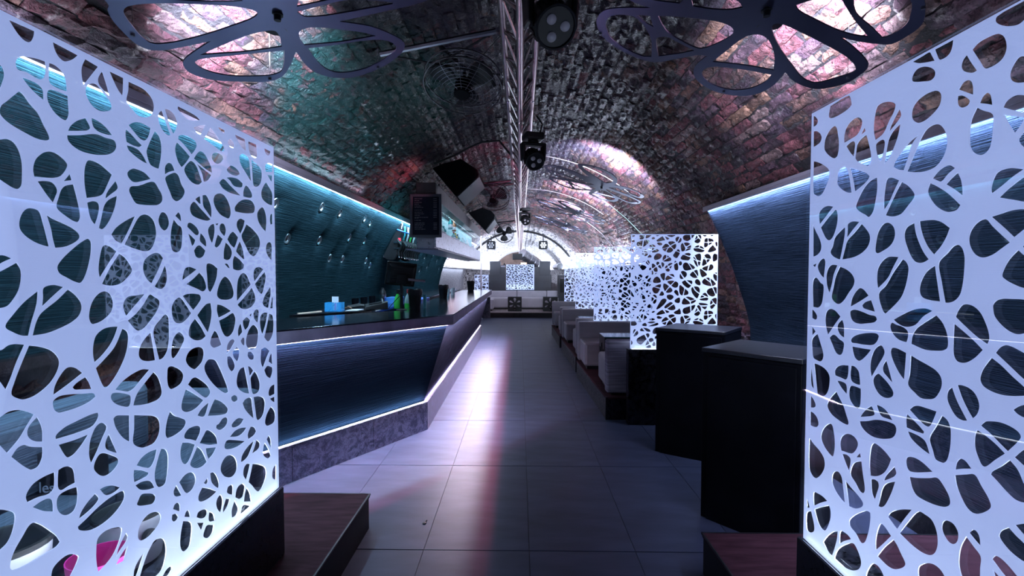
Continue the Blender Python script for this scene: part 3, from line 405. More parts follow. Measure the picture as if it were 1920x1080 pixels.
RIGHT_HOLES="1848,2164 1829,2151 1817,2134 1824,2123 1847,2120;1846,2104 1824,2099 1801,2083 1793,2067 1800,2053 1822,2047 1844,2045;1751,2165 1651,2167 1638,2143 1636,2131 1650,2124 1691,2118 1735,2119 1756,2128 1758,2138;1723,2088 1710,2078 1702,2053 1696,2023 1698,1992 1705,1978 1722,1976 1751,1992 1775,2015 1780,2027 1774,2058 1751,2081;1672,2015 1673,2038 1663,2063 1638,2079 1613,2082 1594,2075 1584,2061 1588,2044 1604,2026 1631,2020;1594,2017 1575,2042 1568,2026;1661,2002 1641,2009 1623,2009 1615,2000 1617,1979 1620,1955 1639,1974;1564,2014 1556,1993 1541,1944 1543,1922 1553,1913 1575,1922 1614,1948 1612,1974 1606,1996 1582,2010;1527,1985 1535,2016 1534,2050 1524,2085 1509,2091 1484,2088 1459,2078 1447,2067 1452,2049 1470,2027 1485,2004 1497,1994;1472,1993 1465,2011 1433,2052 1425,2034 1425,2028 1441,2013;1524,1972 1514,1978 1493,1979 1485,1970 1489,1941 1500,1914 1514,1931 1522,1952;1426,2008 1434,1975 1449,1943 1466,1917 1486,1904 1481,1939 1472,1973 1456,1993;1842,1993 1813,1983 1770,1960 1749,1943 1743,1923 1759,1890 1785,1862 1806,1858 1828,1866 1838,1875;1703,1901 1698,1925 1682,1934 1659,1932 1642,1903 1627,1842 1650,1846 1683,1864 1702,1883;1638,1925 1598,1909 1560,1892 1545,1879 1554,1868 1586,1852 1613,1842 1621,1875;1514,1871 1511,1839 1518,1796 1528,1765 1546,1752 1564,1762 1593,1777 1607,1792 1599,1811 1572,1846 1545,1864;1474,1857 1464,1859 1448,1855 1426,1844 1446,1813 1461,1788 1483,1764 1485,1797 1481,1834;1418,1839 1392,1822 1370,1796 1371,1787 1391,1767 1413,1748 1432,1743 1456,1744 1477,1750 1461,1776 1438,1812;1360,1957 1381,1939 1395,1905 1410,1870 1431,1876 1451,1888 1445,1903 1420,1925 1393,1945;1400,1864 1379,1901 1358,1939 1338,1963 1318,1969 1297,1965 1281,1948 1272,1925 1272,1899 1284,1873 1304,1857 1332,1852 1366,1855;1244,2035 1232,2048 1220,2049 1209,2042 1204,2028 1203,2007 1225,2022;1247,2020 1234,2017 1220,2007 1211,1995 1216,1987 1230,1986 1241,1992 1246,2002;1187,1982 1180,1995 1169,2000 1160,1993 1156,1979 1154,1966 1171,1975;1193,1974 1176,1961 1152,1944 1151,1910 1153,1884 1158,1867 1170,1858 1184,1859 1199,1869 1208,1885 1210,1916 1207,1948;1391,2166 1334,2168 1325,2154 1316,2137 1342,2144 1369,2153;1320,2171 1261,2172 1264,2150 1270,2137 1283,2131 1303,2134 1312,2151;1391,2114 1389,2129 1376,2139 1357,2138 1334,2128 1318,2115 1313,2105 1315,2095 1326,2090 1352,2097 1378,2106;1389,2023 1384,2040 1365,2054 1336,2060 1311,2057 1297,2048 1292,2035 1297,2014 1316,1999 1341,1989 1363,1989 1379,1998 1387,2009;1211,2118 1196,2127 1170,2129 1149,2126 1135,2116 1127,2100 1125,2081 1131,2066 1144,2058 1175,2058 1191,2083;1224,2113 1212,2090 1195,2062 1205,2061 1223,2069 1234,2078 1239,2090 1235,2104;1187,2169 1185,2174 1176,2176 1169,2172 1173,2167;1148,2171 1100,2173 1081,2172 1073,2151 1084,2130 1098,2123 1118,2128 1139,2140 1154,2155 1155,2163;1098,2051 1083,2046 1067,2029 1064,2006 1075,1989 1101,1997 1114,2008 1117,2023 1111,2038;1130,1953 1123,1964 1105,1970 1083,1963 1069,1953 1066,1938 1082,1927 1102,1936;1127,1935 1104,1925 1081,1915 1086,1903 1101,1886 1116,1912;1080,1886 1093,1871 1089,1860 1077,1848 1063,1848 1066,1875;1314,1828 1297,1843 1276,1852 1260,1851 1246,1841 1266,1830 1285,1815;1272,1805 1256,1818 1238,1829 1228,1807 1224,1786 1223,1767 1245,1786;1321,1818 1295,1803 1261,1778 1228,1746 1237,1736 1253,1733 1273,1736 1300,1753 1321,1779 1328,1797;1150,1761 1152,1774 1146,1796 1138,1808 1123,1812 1105,1811 1079,1803 1102,1791 1126,1775;1132,1750 1108,1769 1077,1786 1054,1786 1048,1737 1071,1732 1100,1740;1149,1708 1124,1713 1104,1717 1075,1716 1051,1704 1051,1690 1073,1673 1095,1656 1118,1679;1159,1703 1145,1687 1123,1665 1103,1646 1122,1633 1142,1620 1166,1614 1184,1620 1198,1637 1204,1657 1200,1678 1187,1695 1173,1703;1072,1641 1077,1635 1067,1626 1053,1632;1085,1629 1071,1616 1048,1601 1046,1550 1069,1545 1094,1553 1114,1564 1120,1571 1115,1589 1103,1610;1403,1692 1395,1706 1368,1717 1362,1689 1348,1657 1332,1631 1317,1614 1331,1607 1348,1605 1364,1609 1378,1623 1391,1646 1402,1673;1352,1719 1328,1719 1303,1717 1282,1710 1256,1692 1264,1672 1280,1647 1302,1625 1322,1646 1337,1671 1348,1700;1297,1598 1291,1567 1278,1503 1313,1505 1336,1511 1345,1523 1345,1542 1337,1563 1323,1582;1287,1604 1262,1628 1246,1644 1232,1648 1221,1641 1213,1621 1212,1590 1215,1551 1222,1523 1236,1508 1251,1502 1265,1501 1278,1555;1796,1752 1801,1773 1801,1796 1783,1810 1754,1815 1719,1808 1758,1779;1706,1799 1696,1783 1695,1754 1705,1723 1721,1699 1738,1692 1756,1698 1774,1718 1790,1742 1746,1774;1836,1759 1818,1733 1792,1700 1782,1677 1784,1659 1802,1644 1832,1636;1655,1733 1655,1709 1665,1664 1677,1622 1702,1628 1725,1640 1732,1651 1720,1670 1710,1698 1683,1718;1644,1739 1627,1746 1607,1745 1587,1741 1616,1719 1648,1691 1645,1718;1577,1735 1556,1717 1539,1696 1537,1680 1545,1661 1570,1642 1608,1629 1669,1622 1657,1656 1645,1684 1611,1708;1516,1647 1514,1669 1506,1700 1488,1722 1472,1727 1455,1723 1441,1710 1436,1691 1440,1674 1453,1658 1481,1644 1504,1637 1513,1640;1807,1614 1817,1596 1834,1605;1804,1599 1792,1619 1768,1629 1757,1620 1759,1591 1764,1557 1787,1572;1833,1583 1825,1583 1830,1569;1829,1547 1812,1560 1796,1553 1780,1540 1765,1533 1765,1493 1774,1463 1792,1450 1826,1450;1690,1603 1708,1572 1718,1536 1731,1502 1747,1531 1752,1565 1743,1591 1726,1604 1707,1605;1678,1599 1642,1588 1616,1573 1603,1554 1607,1535 1629,1511 1654,1483 1675,1471 1697,1472 1720,1490 1712,1525 1700,1565;1421,1623 1443,1589 1458,1564 1501,1528 1506,1557 1503,1589 1486,1612 1464,1624 1444,1625;1407,1617 1394,1610 1384,1594 1385,1571 1395,1532 1409,1505 1443,1473 1467,1454 1477,1461 1497,1513 1469,1539 1442,1577;1622,1464 1616,1491 1599,1515 1580,1528 1561,1525 1537,1506 1579,1484;1568,1473 1555,1484 1526,1493 1516,1474 1508,1457 1540,1461 1561,1465;1623,1448 1612,1455 1592,1457 1563,1453 1531,1446 1504,1443 1499,1434 1508,1426 1544,1418 1576,1413 1606,1417 1618,1428;1832,1443 1814,1434 1799,1420 1799,1409 1809,1403 1831,1408;1735,1355 1748,1384 1752,1417 1744,1440 1724,1450 1696,1446 1668,1428 1694,1401;1660,1420 1650,1402 1647,1357 1671,1366 1685,1384 1683,1400;1727,1348 1710,1360 1693,1361 1671,1350 1648,1341 1649,1321 1656,1303 1669,1296 1688,1299 1711,1326;1830,1380 1805,1360 1828,1340;1828,1326 1811,1344 1793,1353 1776,1324 1756,1282 1762,1262 1776,1254 1798,1255 1819,1261 1827,1297;1616,1356 1604,1368 1575,1380 1534,1389 1498,1391 1489,1385 1495,1370 1510,1356 1551,1349 1589,1348 1613,1348;1609,1335 1569,1336 1521,1338 1540,1317 1563,1298 1577,1293 1594,1299 1605,1318;1518,1251 1525,1279 1522,1309 1507,1341 1488,1356 1476,1357 1465,1343 1467,1331 1487,1299;1458,1318 1445,1289 1430,1251 1452,1266 1471,1280 1472,1296;1511,1246 1503,1261 1488,1270 1468,1262 1443,1246 1427,1228 1430,1215 1454,1204 1475,1204 1492,1212 1508,1231;1691,1221 1694,1234 1686,1249 1662,1262 1622,1269 1622,1246 1629,1223 1640,1218 1655,1219;1612,1271 1591,1271 1573,1259 1568,1240 1565,1217 1589,1215 1609,1221 1615,1240;1681,1205 1655,1208 1634,1205 1628,1196 1628,1169 1657,1185;1618,1191 1611,1203 1589,1207 1562,1206 1561,1178 1565,1147 1577,1138 1594,1141 1614,1157 1619,1173;1812,1241 1776,1240 1740,1231 1720,1214 1718,1189 1726,1158 1742,1138 1766,1130 1790,1132 1799,1178;1830,1240 1820,1197 1808,1141 1827,1156;1682,1168 1664,1150 1642,1127 1628,1103 1615,1077 1619,1071 1634,1068 1669,1071 1711,1082 1731,1102 1722,1125;1830,1118 1809,1106 1796,1090 1799,1080 1828,1070;1436,1440 1405,1457 1365,1475 1335,1481 1316,1481 1301,1477 1330,1459 1352,1436 1373,1427 1399,1425 1420,1431;1448,1422 1441,1431 1422,1427 1395,1422 1380,1412 1379,1396 1384,1381 1409,1383 1428,1391 1445,1409;1370,1379 1366,1402 1352,1424 1326,1443 1289,1467 1270,1450 1257,1428 1251,1402 1253,1386 1264,1378 1288,1373 1323,1370;1234,1467 1228,1482 1216,1498 1203,1501 1186,1498 1168,1485 1154,1462 1145,1439 1143,1423 1148,1410 1178,1426 1212,1450;1237,1451 1211,1435 1180,1414 1158,1396 1176,1375 1196,1360 1213,1355 1227,1357 1236,1370 1238,1401;1138,1490 1139,1503 1131,1514 1118,1519 1093,1520 1068,1520 1045,1514 1043,1464 1066,1447 1083,1443 1103,1449 1124,1465 1135,1479;1129,1394 1119,1408 1107,1415 1094,1415 1076,1409 1055,1399 1040,1377 1039,1334 1062,1345 1098,1371;1137,1382 1113,1368 1087,1348 1062,1331 1047,1317 1061,1312 1085,1305 1111,1301 1137,1303 1157,1311 1164,1323 1161,1342 1150,1363;1443,1348 1439,1356 1423,1359 1404,1356 1384,1351 1386,1313 1389,1271 1409,1287 1430,1313 1442,1336;1369,1348 1341,1339 1308,1330 1282,1320 1268,1305 1266,1285 1274,1264 1287,1247 1308,1239 1334,1236 1353,1245 1377,1262 1371,1296;1236,1289 1221,1258 1192,1217 1207,1213 1224,1217 1239,1232 1250,1251 1251,1266 1246,1280;1223,1297 1210,1300 1191,1298 1176,1290 1166,1276 1162,1260 1167,1240 1179,1225 1192,1241 1209,1267;1061,1292 1075,1284 1085,1274 1077,1268 1060,1264 1044,1272 1042,1294;1369,1193 1356,1206 1337,1213 1311,1214 1279,1214 1287,1192 1297,1171 1306,1165 1318,1166 1343,1178;1377,1180 1355,1170 1331,1158 1316,1148 1319,1142 1334,1140 1356,1139 1378,1140 1380,1161;1374,1131 1354,1132 1328,1130 1312,1124 1303,1110 1296,1092 1316,1096 1343,1105 1363,1116;1263,1209 1246,1201 1237,1184 1235,1163 1237,1127 1245,1097 1255,1087 1267,1085 1281,1087 1290,1107 1300,1130 1297,1144 1281,1173;1159,1215 1148,1228 1135,1233 1109,1238 1084,1235 1069,1228 1065,1220 1070,1209 1093,1177 1114,1190 1134,1203;1167,1203 1144,1196 1120,1185 1098,1171 1119,1149 1144,1122 1153,1122 1162,1135 1171,1155 1173,1178 1171,1192;1087,1161 1069,1146 1054,1119 1036,1097 1052,1081 1073,1077 1094,1086 1117,1101 1131,1109 1128,1117 1106,1139;1079,1170 1056,1196 1036,1193 1035,1149 1058,1159;1564,1114 1548,1136 1526,1156 1512,1164 1503,1152 1499,1142 1507,1135 1529,1126;1495,1173 1474,1173 1453,1167 1426,1144 1448,1143 1473,1143 1484,1153;1566,1099 1533,1110 1498,1125 1464,1133 1435,1136 1418,1134 1412,1124 1415,1108 1426,1094 1450,1082 1479,1073 1509,1069 1541,1075 1560,1087;1710,1046 1699,1044 1690,1025 1683,991 1685,954 1693,935 1709,936 1742,952 1761,975 1759,995 1739,1026;1830,1056 1807,1055 1785,1044 1776,1024 1784,1011 1812,1003 1828,1003;1831,955 1803,941 1765,928 1741,911 1735,890 1742,865 1768,831 1787,818 1806,817 1826,832 1830,856;1652,972 1657,993 1651,1017 1633,1034 1613,1042 1588,1042 1571,1031 1569,1020 1577,1002 1591,986 1606,979;1646,962 1621,969 1603,964 1601,951 1610,916 1627,937;1578,977 1559,1001 1554,986;1602,909 1597,935 1587,953 1573,964 1551,974 1544,940 1533,895 1535,882 1542,875 1556,874 1578,892;1513,944 1517,981 1514,1022 1508,1042 1498,1052 1478,1051 1449,1041 1429,1029 1435,1011 1451,982 1471,963 1492,951;1509,934 1492,941 1477,940 1474,928 1482,902 1490,876 1503,892;1457,952 1450,969 1416,1013 1408,997 1413,986 1434,968;1477,865 1469,895 1463,920 1453,940 1437,955 1411,970 1421,939 1436,904 1451,878 1466,867;1690,875 1677,889 1658,894 1644,884 1635,852 1624,801 1647,807 1674,820 1693,841 1694,859;1626,881 1597,869 1562,858 1540,845 1541,834 1556,820 1580,807 1607,801 1614,837;1794,762 1771,768 1741,770 1717,766 1756,740 1793,711 1798,734;1838,719 1828,709 1819,692 1837,681;1789,700 1753,726 1706,755 1697,739 1697,715 1709,681 1721,659 1731,651 1751,651 1771,667;1836,663 1810,683 1796,657 1788,633 1790,618 1806,603 1826,596 1834,601;1735,608 1712,641 1682,673 1657,689 1660,662 1671,623 1686,582 1711,589;1643,697 1620,704 1601,703 1591,698 1624,673 1648,650;1673,581 1663,611 1646,637 1619,663 1578,691 1560,681 1544,659 1542,642 1550,624 1567,608 1593,593 1625,584;1601,754 1586,776 1547,811 1519,829 1507,829 1506,814 1509,782 1518,747 1527,725 1538,715 1548,712 1571,728 1598,738;1437,852 1428,868 1405,888 1380,903 1350,917 1374,879 1401,833 1417,841;1326,924 1305,926 1285,923 1272,908 1265,886 1265,860 1274,837 1289,824 1311,817 1343,817 1392,827 1364,872;1463,818 1451,819 1421,803 1453,760 1481,725 1483,749 1477,785;1412,798 1399,790 1383,773 1367,755 1369,745 1387,726 1411,710 1433,705 1455,707 1474,711 1445,756;1518,621 1508,651 1493,675 1477,683 1462,681 1446,667 1449,650 1479,625 1511,610;1254,925 1248,938 1236,945 1220,945 1208,933 1206,919 1211,902 1223,892 1234,891 1247,900 1254,912;1376,1042 1373,1055 1359,1063 1337,1066 1314,1062 1286,1051 1314,1038 1345,1025 1364,1021 1372,1027;1363,1005 1336,1013 1300,1028 1270,1041 1251,1028 1234,1007 1232,990 1243,978 1268,968 1307,962 1339,964 1353,978;1222,1083 1218,1103 1207,1117 1194,1117 1177,1104 1201,1094;1222,1069 1193,1083 1168,1093 1150,1073 1132,1052 1126,1037 1131,1026 1154,1005 1172,998 1186,1002 1202,1019 1216,1044;1179,945 1170,957 1160,960 1152,952 1148,928 1162,935;1185,933 1165,919 1147,906 1147,878 1149,850 1173,824 1191,823 1202,844 1203,875 1198,902;1323,753 1321,772 1307,789 1288,803 1267,809 1250,805 1237,793 1269,758 1317,730;1106,976 1102,991 1084,1009 1067,999 1049,991 1029,970 1048,952 1069,953 1090,961;1072,1021 1051,1035 1034,1039 1033,1000 1051,1008;1121,915 1113,927 1102,930 1083,924 1061,911 1073,890 1091,895;1118,893 1100,885 1109,869"
# ================================================================== STRUCTURE
# ---- floor: grout bed and 0.6 x 1.2 m slate tiles, each a part
mb = MB(); mb.box(-2.6, 2.6, -2.6, 40.2, -0.08, -0.004)
floor = mb.build('floor', GROUT); tag(floor, kind='structure'); floor['_at'] = (0, 0, 0)
tv = MB(); g = 0.0016; hz = 0.008
tv.hexa([(-.3 + g, -.6 + g, -hz), (.3 - g, -.6 + g, -hz), (.3 - g, .6 - g, -hz), (-.3 + g, .6 - g, -hz)],
        [(-.3 + g, -.6 + g, 0), (.3 - g, -.6 + g, 0), (.3 - g, .6 - g, 0), (-.3 + g, .6 - g, 0)])
tile_me = tv.mesh('floor_tile', TILE)
for i in range(-4, 4):
    for j in range(-3, 15):
        o = bpy.data.objects.new('floor_tile', tile_me); COL.objects.link(o); o.parent = floor
        o.location = (0.053 + 0.3 + 0.6 * i, 3.905 + 0.6 + 1.204 * (j - 3), rng.uniform(-0.0006, 0.0006))

# ---- barrel vault
VZ = 0.82; RB = 2.39; RS = 2.404       # brick face radius, mortar bed radius
def vp(th, y, r): return (r * math.sin(th), y, VZ + r * math.cos(th))
def shell(name, th0, th1, y0, y1, mat, r=RS, t=0.12, n=40):
    m = MB(); ths = [th0 + (th1 - th0) * i / n for i in range(n + 1)]
    poly = [vp(a, y0, r) for a in ths] + [vp(a, y0, r + t) for a in ths[::-1]]
    ins = [vp(a, y0, r) for a in ths]; ous = [vp(a, y0, r + t) for a in ths]
    k = n + 1; vs = ins + [(p[0], y1, p[2]) for p in ins] + ous + [(p[0], y1, p[2]) for p in ous]
    fs = []
    for i in range(n):
        fs += [(i, i + 1, k + i + 1, k + i), (2 * k + i + 1, 2 * k + i, 3 * k + i, 3 * k + i + 1), (i + 1, i, 2 * k + i, 2 * k + i + 1), (k + i, k + i + 1, 3 * k + i + 1, 3 * k + i)]
    fs += [(0, k, 3 * k, 2 * k), (k - 1, 2 * k + k - 1, 3 * k + k - 1, k + k - 1)]
    m.add(vs, fs); o = m.build(name, mat); tag(o, kind='structure'); o['_at'] = (0, 0, 0); return o
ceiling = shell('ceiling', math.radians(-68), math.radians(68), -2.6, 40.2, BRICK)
a_ = ceiling.data.attributes.new('tone', 'FLOAT', 'POINT'); a_.data.foreach_set('value', np.full(len(ceiling.data.vertices), 2.0, dtype=np.float32))
def side_wall(name, sgn):
    m = MB(); n = 10; pr = []
    for i in range(n + 1):
        a = math.radians(68 + 22 * i / n); pr.append((RS * math.sin(a), VZ + RS * math.cos(a)))
    pr.append((RS, -0.08)); out = [(x + 0.14, z) for x, z in pr]
    poly = [(sgn * x, -2.6, z) for x, z in pr + out[::-1]]
    m.prism(poly if sgn > 0 else poly[::-1], (0, 42.8, 0)); o = m.build(name, MORTAR); tag(o, kind='structure'); o['_at'] = (0, 0, 0); return o
wall_left = side_wall('wall_left', -1); wall_right = side_wall('wall_right', 1)
# ---- individual bricks
NB = 14
def brick_geo(ln, hh, nx, ny, depth, rough, seed):
    r = np.random.default_rng(seed); V = []
    for i in range(nx):
        for j in range(ny):
            u, v = i / (nx - 1) - .5, j / (ny - 1) - .5
            edge = max(abs(u), abs(v)) > .49
            a = u * ln * (0.985 if edge else 1) + (r.normal() * .004 if edge else r.normal() * .006); b = v * hh * (0.965 if edge else 1) + r.normal() * .0025
            V.append((a, b, depth + r.normal() * rough - (0.009 if edge else 0)))
    F = [(i * ny + j, (i + 1) * ny + j, (i + 1) * ny + j + 1, i * ny + j + 1) for i in range(nx - 1) for j in range(ny - 1)]
    rim = [i * ny for i in range(nx)] + [(nx - 1) * ny + j for j in range(1, ny)] + [i * ny + ny - 1 for i in range(nx - 2, -1, -1)] + [j for j in range(ny - 2, 0, -1)]
    o = len(V)
    for k in rim: V.append((V[k][0] * 1.03, V[k][1] * 1.05, -0.01))
    m = len(rim); F += [(rim[(k + 1) % m], rim[k], o + k, o + (k + 1) % m) for k in range(m)]
    return np.array(V), F
near_geo = [brick_geo(.246, .0725, 6, 4, .013, .0045, 100 + i) for i in range(NB)]
far_geo = [brick_geo(.246, .0725, 2, 2, .014, .003, 200 + i) for i in range(NB)]
def set_tone(me, tones):
    a = me.attributes.new('tone', 'FLOAT', 'POINT'); a.data.foreach_set('value', np.asarray(tones, dtype=np.float32))
brick_me = []
for i, (V, F) in enumerate(near_geo):
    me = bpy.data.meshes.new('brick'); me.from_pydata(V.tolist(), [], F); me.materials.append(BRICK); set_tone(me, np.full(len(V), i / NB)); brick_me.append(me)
# frame at (th, y): a = +Y, b = along the arc (towards +th), c = inward
def frame_arc(th, y):
    return (np.array([RS * math.sin(th), y, VZ + RS * math.cos(th)]), np.array([0, 1., 0]), np.array([math.cos(th), 0, -math.sin(th)]), np.array([-math.sin(th), 0, -math.cos(th)]))
def frame_wall(sgn, z, y):
    return (np.array([sgn * RS, y, z]), np.array([0, 1., 0]), np.array([0, 0, -float(sgn)]), np.array([-float(sgn), 0, 0]))
FWv = np.array(fw); RTv = np.array(rt); UPv = np.array(up)
def screen_size(P, n):
    q = P - np.array([0, 0, H]); w = q @ FWv
    if w < 0.3: return 0
    x, y = 960 + 909 * (q @ RTv) / w, 540 - 909 * (q @ UPv) / w
    if not (-15 < x < 1935 and -15 < y < 1095): return 0
    d = np.linalg.norm(q); return abs((q / d) @ n) / (d * d)
def lay(frames, parent, limit, hidden=lambda P: False):
    fr = []
    for f, near in frames:
        s = 0 if hidden(f[0]) else screen_size(f[0] + f[3] * 0.03, f[3])
        fr.append((s, f, near))
    fr.sort(key=lambda t: -t[0])
    part = [t for t in fr[:limit] if t[0] > 0]; rest = fr[len(part):]
    for s, f, near in part:
        o = bpy.data.objects.new('brick', brick_me[rng.integers(NB)]); COL.objects.link(o); o.parent = parent
        M = Matrix(((f[1][0], f[2][0], f[3][0], f[0][0]), (f[1][1], f[2][1], f[3][1], f[0][1]), (f[1][2], f[2][2], f[3][2], f[0][2]), (0, 0, 0, 1)))
        o.matrix_local = M @ Matrix.Rotation(rng.normal() * .02, 4, 'Z') @ Matrix.Translation((0, 0, rng.normal() * .005))
    if not rest: return
    VV = []; FF = []; TT = []; off = 0
    for s, f, near in rest:
        V, F = (near_geo if near else far_geo)[rng.integers(NB)]
        R = np.stack([f[1], f[2], f[3]]); P = f[0] + (V + np.array([0, 0, rng.normal() * .005])) @ R
        VV.append(P); FF += [tuple(off + i for i in q) for q in F]; TT.append(np.full(len(V), rng.random())); off += len(V)
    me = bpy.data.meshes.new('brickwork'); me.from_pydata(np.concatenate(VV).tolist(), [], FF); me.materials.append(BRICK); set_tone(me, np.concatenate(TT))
    o = bpy.data.objects.new('brickwork', me); COL.objects.link(o); o.parent = parent; o['kind'] = 'stuff'
CH = 0.0755; fr = []
nth = int(math.radians(66) * RS / CH)
for c in range(-nth, nth + 1):
    th = c * CH / RS; y = -1.6 + (0.125 if c % 2 else 0) + rng.uniform(-.03, .03)
    while y < 39.9:
        near = y < 9.5
        fr.append((frame_arc(th + rng.normal() * .0012, y), near)); y += 0.251 + rng.normal() * .004
def hid(P): return (P[0] < -1.86 and P[1] < 13) or (P[0] > 1.98 and P[1] < 5) or P[2] < 2.0
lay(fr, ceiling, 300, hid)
fr = []
th = math.radians(66.5)
while th < PI / 2:
    y = 4.7 + rng.uniform(0, .25)
    while y < 39.5: fr.append((frame_arc(th, y), y < 9)); y += 0.251
    th += CH / RS
z = VZ - .04
while z > 0.05:
    y = 4.7 + rng.uniform(0, .25)
    while y < 20: fr.append((frame_wall(1, z, y), y < 9)); y += 0.251
    z -= CH
lay(fr, wall_right, 220)
fr = []
th = -math.radians(66.5)
while th > -PI / 2:
    y = 13.3 + rng.uniform(0, .25)
    while y < 39.5: fr.append((frame_arc(th, y), False)); y += 0.251
    th -= CH / RS
z = VZ + .2
while z > 0.2:
    y = 1.0 + rng.uniform(0, .25)
    while y < 5.0: fr.append((frame_wall(-1, z, y), True)); y += 0.251
    z -= CH
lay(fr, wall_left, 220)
# ---- end walls
def disc_wall(name, y0, y1, mat):
    m = MB(); n = 40; pts = [((RS + .1) * math.sin(a), y0, VZ + (RS + .1) * math.cos(a)) for a in [math.radians(-90 + 180 * i / n) for i in range(n + 1)]]
    pts += [(RS + .1, y0, -.05), (-RS - .1, y0, -.05)]; m.prism(pts, (0, y1 - y0, 0)); o = m.build(name, mat); tag(o, kind='structure'); return o
ENDW = pmat('brown_end_wall', (0.13, 0.085, 0.07), 0.8, noise=0.4, nscale=3, bump=0.5, bscale=20)
disc_wall('wall_far', 40.0, 40.2, ENDW); disc_wall('wall_near', -2.6, -2.4, pmat('dark_near_wall', (0.03, 0.03, 0.035), 0.7, noise=0.3))
# shallow brick rib where the bright back section begins
# ---- cove ledges
def ledge(name, sgn, xi, xo, z0, z1, y0, y1):
    m = MB(); m.box(min(sgn * xi, sgn * xo), max(sgn * xi, sgn * xo), y0, y1, z0, z1)
    m.box(min(sgn * xi, sgn * (xi + .012)), max(sgn * xi, sgn * (xi + .012)), y0, y1, z0 - .022, z0)
    o = m.build(name, TRIMM, bevel=0.002); tag(o, kind='structure'); return o
ledge('trim_1', -1, 1.735, 1.90, 2.36, 2.400, -1.0, 13.4)
ledge('trim_2', 1, 1.862, 2.02, 2.212, 2.240, -1.0, 5.0)
ledge('trim_3', -1, 2.06, 2.2, 1.70, 1.72, 13.5, 39.5)
ledge('trim_4', 1, 2.06, 2.24, 1.70, 1.72, 8.6, 39.5)

# ---- padded walls (upholstered boards following the vault), with tuft buttons pressed in
BUTTONM = pmat('button_ring_metal', (.30, .36, .38), .3, 1.0, noise=.05)
def pad_wall(name, label, sgn, prof, y0, y1, dy, buttons, mat, thick=0.05, group=None):
    t = thing(name, label, 'wall padding', (sgn * prof[-1][0], (y0 + y1) / 2, prof[-1][1]), group)
    pr = np.array(prof); seg = np.r_[0, np.cumsum(np.hypot(*np.diff(pr, axis=0).T))]
    ns = max(12, int(seg[-1] / .03)); ss = np.linspace(0, seg[-1], ns); xs = np.interp(ss, seg, pr[:, 0]); zs = np.interp(ss, seg, pr[:, 1])
    for _ in range(6):
        xs[1:-1] = (xs[:-2] + 2 * xs[1:-1] + xs[2:]) / 4; zs[1:-1] = (zs[:-2] + 2 * zs[1:-1] + zs[2:]) / 4
    tx = np.gradient(xs); tz = np.gradient(zs); ln = np.hypot(tx, tz); nx, nz = tz / ln, -tx / ln     # inward normal for sgn=+1
    ys = np.linspace(y0, y1, int((y1 - y0) / dy) + 1)
    dep = np.zeros((len(ys), ns))
    for by, bz in buttons:
        k = np.argmin(abs(zs - bz)); d2 = (ys[:, None] - by) ** 2 + (ss[None, :] - ss[k]) ** 2
        dep += 0.030 * np.exp(-d2 / (2 * .055 ** 2)) + 0.018 * np.exp(-((ys[:, None] - by) ** 2 / (2 * .045 ** 2) + (ss[None, :] - ss[k] + .09) ** 2 / (2 * .14 ** 2)))
    # gentle padding swell between the buttons
    P = [[(sgn * (xs[j] - nx[j] * dep[i, j] * -1 * -1 if False else xs[j] + dep[i, j] * 0.9), ys[i], zs[j] + dep[i, j] * 0.3) for j in range(ns)] for i in range(len(ys))]
    uv = [[(ys[i], ss[j]) for j in range(ns)] for i in range(len(ys))]
    m = MB()
    if sgn > 0: P = [r[::-1] for r in P]; uv = [r[::-1] for r in uv]
    m.grid(P, uv)
    o = m.build('upholstery', mat, t, smooth=True)
    e = MB()   # solid board behind, closing the ends
    poly = [(sgn * xs[j], 0, zs[j]) for j in range(0, ns, 3)] + [(sgn * xs[-1], 0, zs[-1])]
    back = [(p[0] + sgn * thick, 0, p[2] + 0.0) for p in poly][::-1]
    for ya_ in (y0, y1):
        q = [(p[0], ya_, p[2]) for p in poly + back]; e.add(q, [tuple(range(len(q)))])
    e.box(min(sgn * xs[-1], sgn * (xs[-1] + thick)), max(sgn * xs[-1], sgn * (xs[-1] + thick)), y0, y1, zs[-1] - .012, zs[-1])
    e.build('edge_board', BLACK, t)
    for by, bz in buttons:
        k = int(np.argmin(abs(zs - bz))); i = int(np.argmin(abs(ys - by))); d = dep[i, k]
        c = Vector((sgn * (xs[k] + d * .9 - .004), by, zs[k] + d * .3)); ax = Vector((-sgn * 1.0, 0, -0.35)).normalized()
        b = MB(); b.lathe([(.024, .000), (.044, .000), (.050, .008), (.045, .015), (.036, .012), (.031, .004)], c, 18, 0, ax); b.lathe([(.031, .001), (.026, .005), (.010, .007)], c, 14, 1, ax)
        b.build('tuft_button', [BUTTONM, BLACKM], t, smooth=True)
    return t
Lprof = [(1.79, 2.358), (1.93, 2.14), (2.075, 1.86), (2.18, 1.55), (2.245, 1.25), (2.262, 1.09)]
btn = [(3.88, 2.11), (4.68, 2.20), (5.16, 2.21), (5.93, 2.22), (6.2, 2.19), (4.34, 1.86), (5.0, 1.91), (5.78, 1.98), (6.33, 1.97), (5.44, 1.73), (5.83, 1.74), (6.72, 1.74), (6.96, 1.68), (7.54, 1.86),
       (8.83, 1.84), (9.61, 1.92), (9.97, 2.02), (10.56, 1.91), (10.5, 1.62), (11.39, 1.98), (12.17, 1.87), (11.2, 1.7), (12.6, 2.05), (12.9, 1.66), (9.2, 1.62), (8.2, 2.1)]
pad_wall('padded_wall', 'long curved dark ribbed wall padding with metal tuft buttons, behind the bar', -1, Lprof, 2.95, 13.4, .035, btn, PAD)
pad_wall('padded_wall', 'curved dark ribbed wall padding without buttons, seen through the left lattice screen', -1, Lprof[:-1] + [(2.25, 1.2)], -1.0, 2.93, .08, [], PAD)
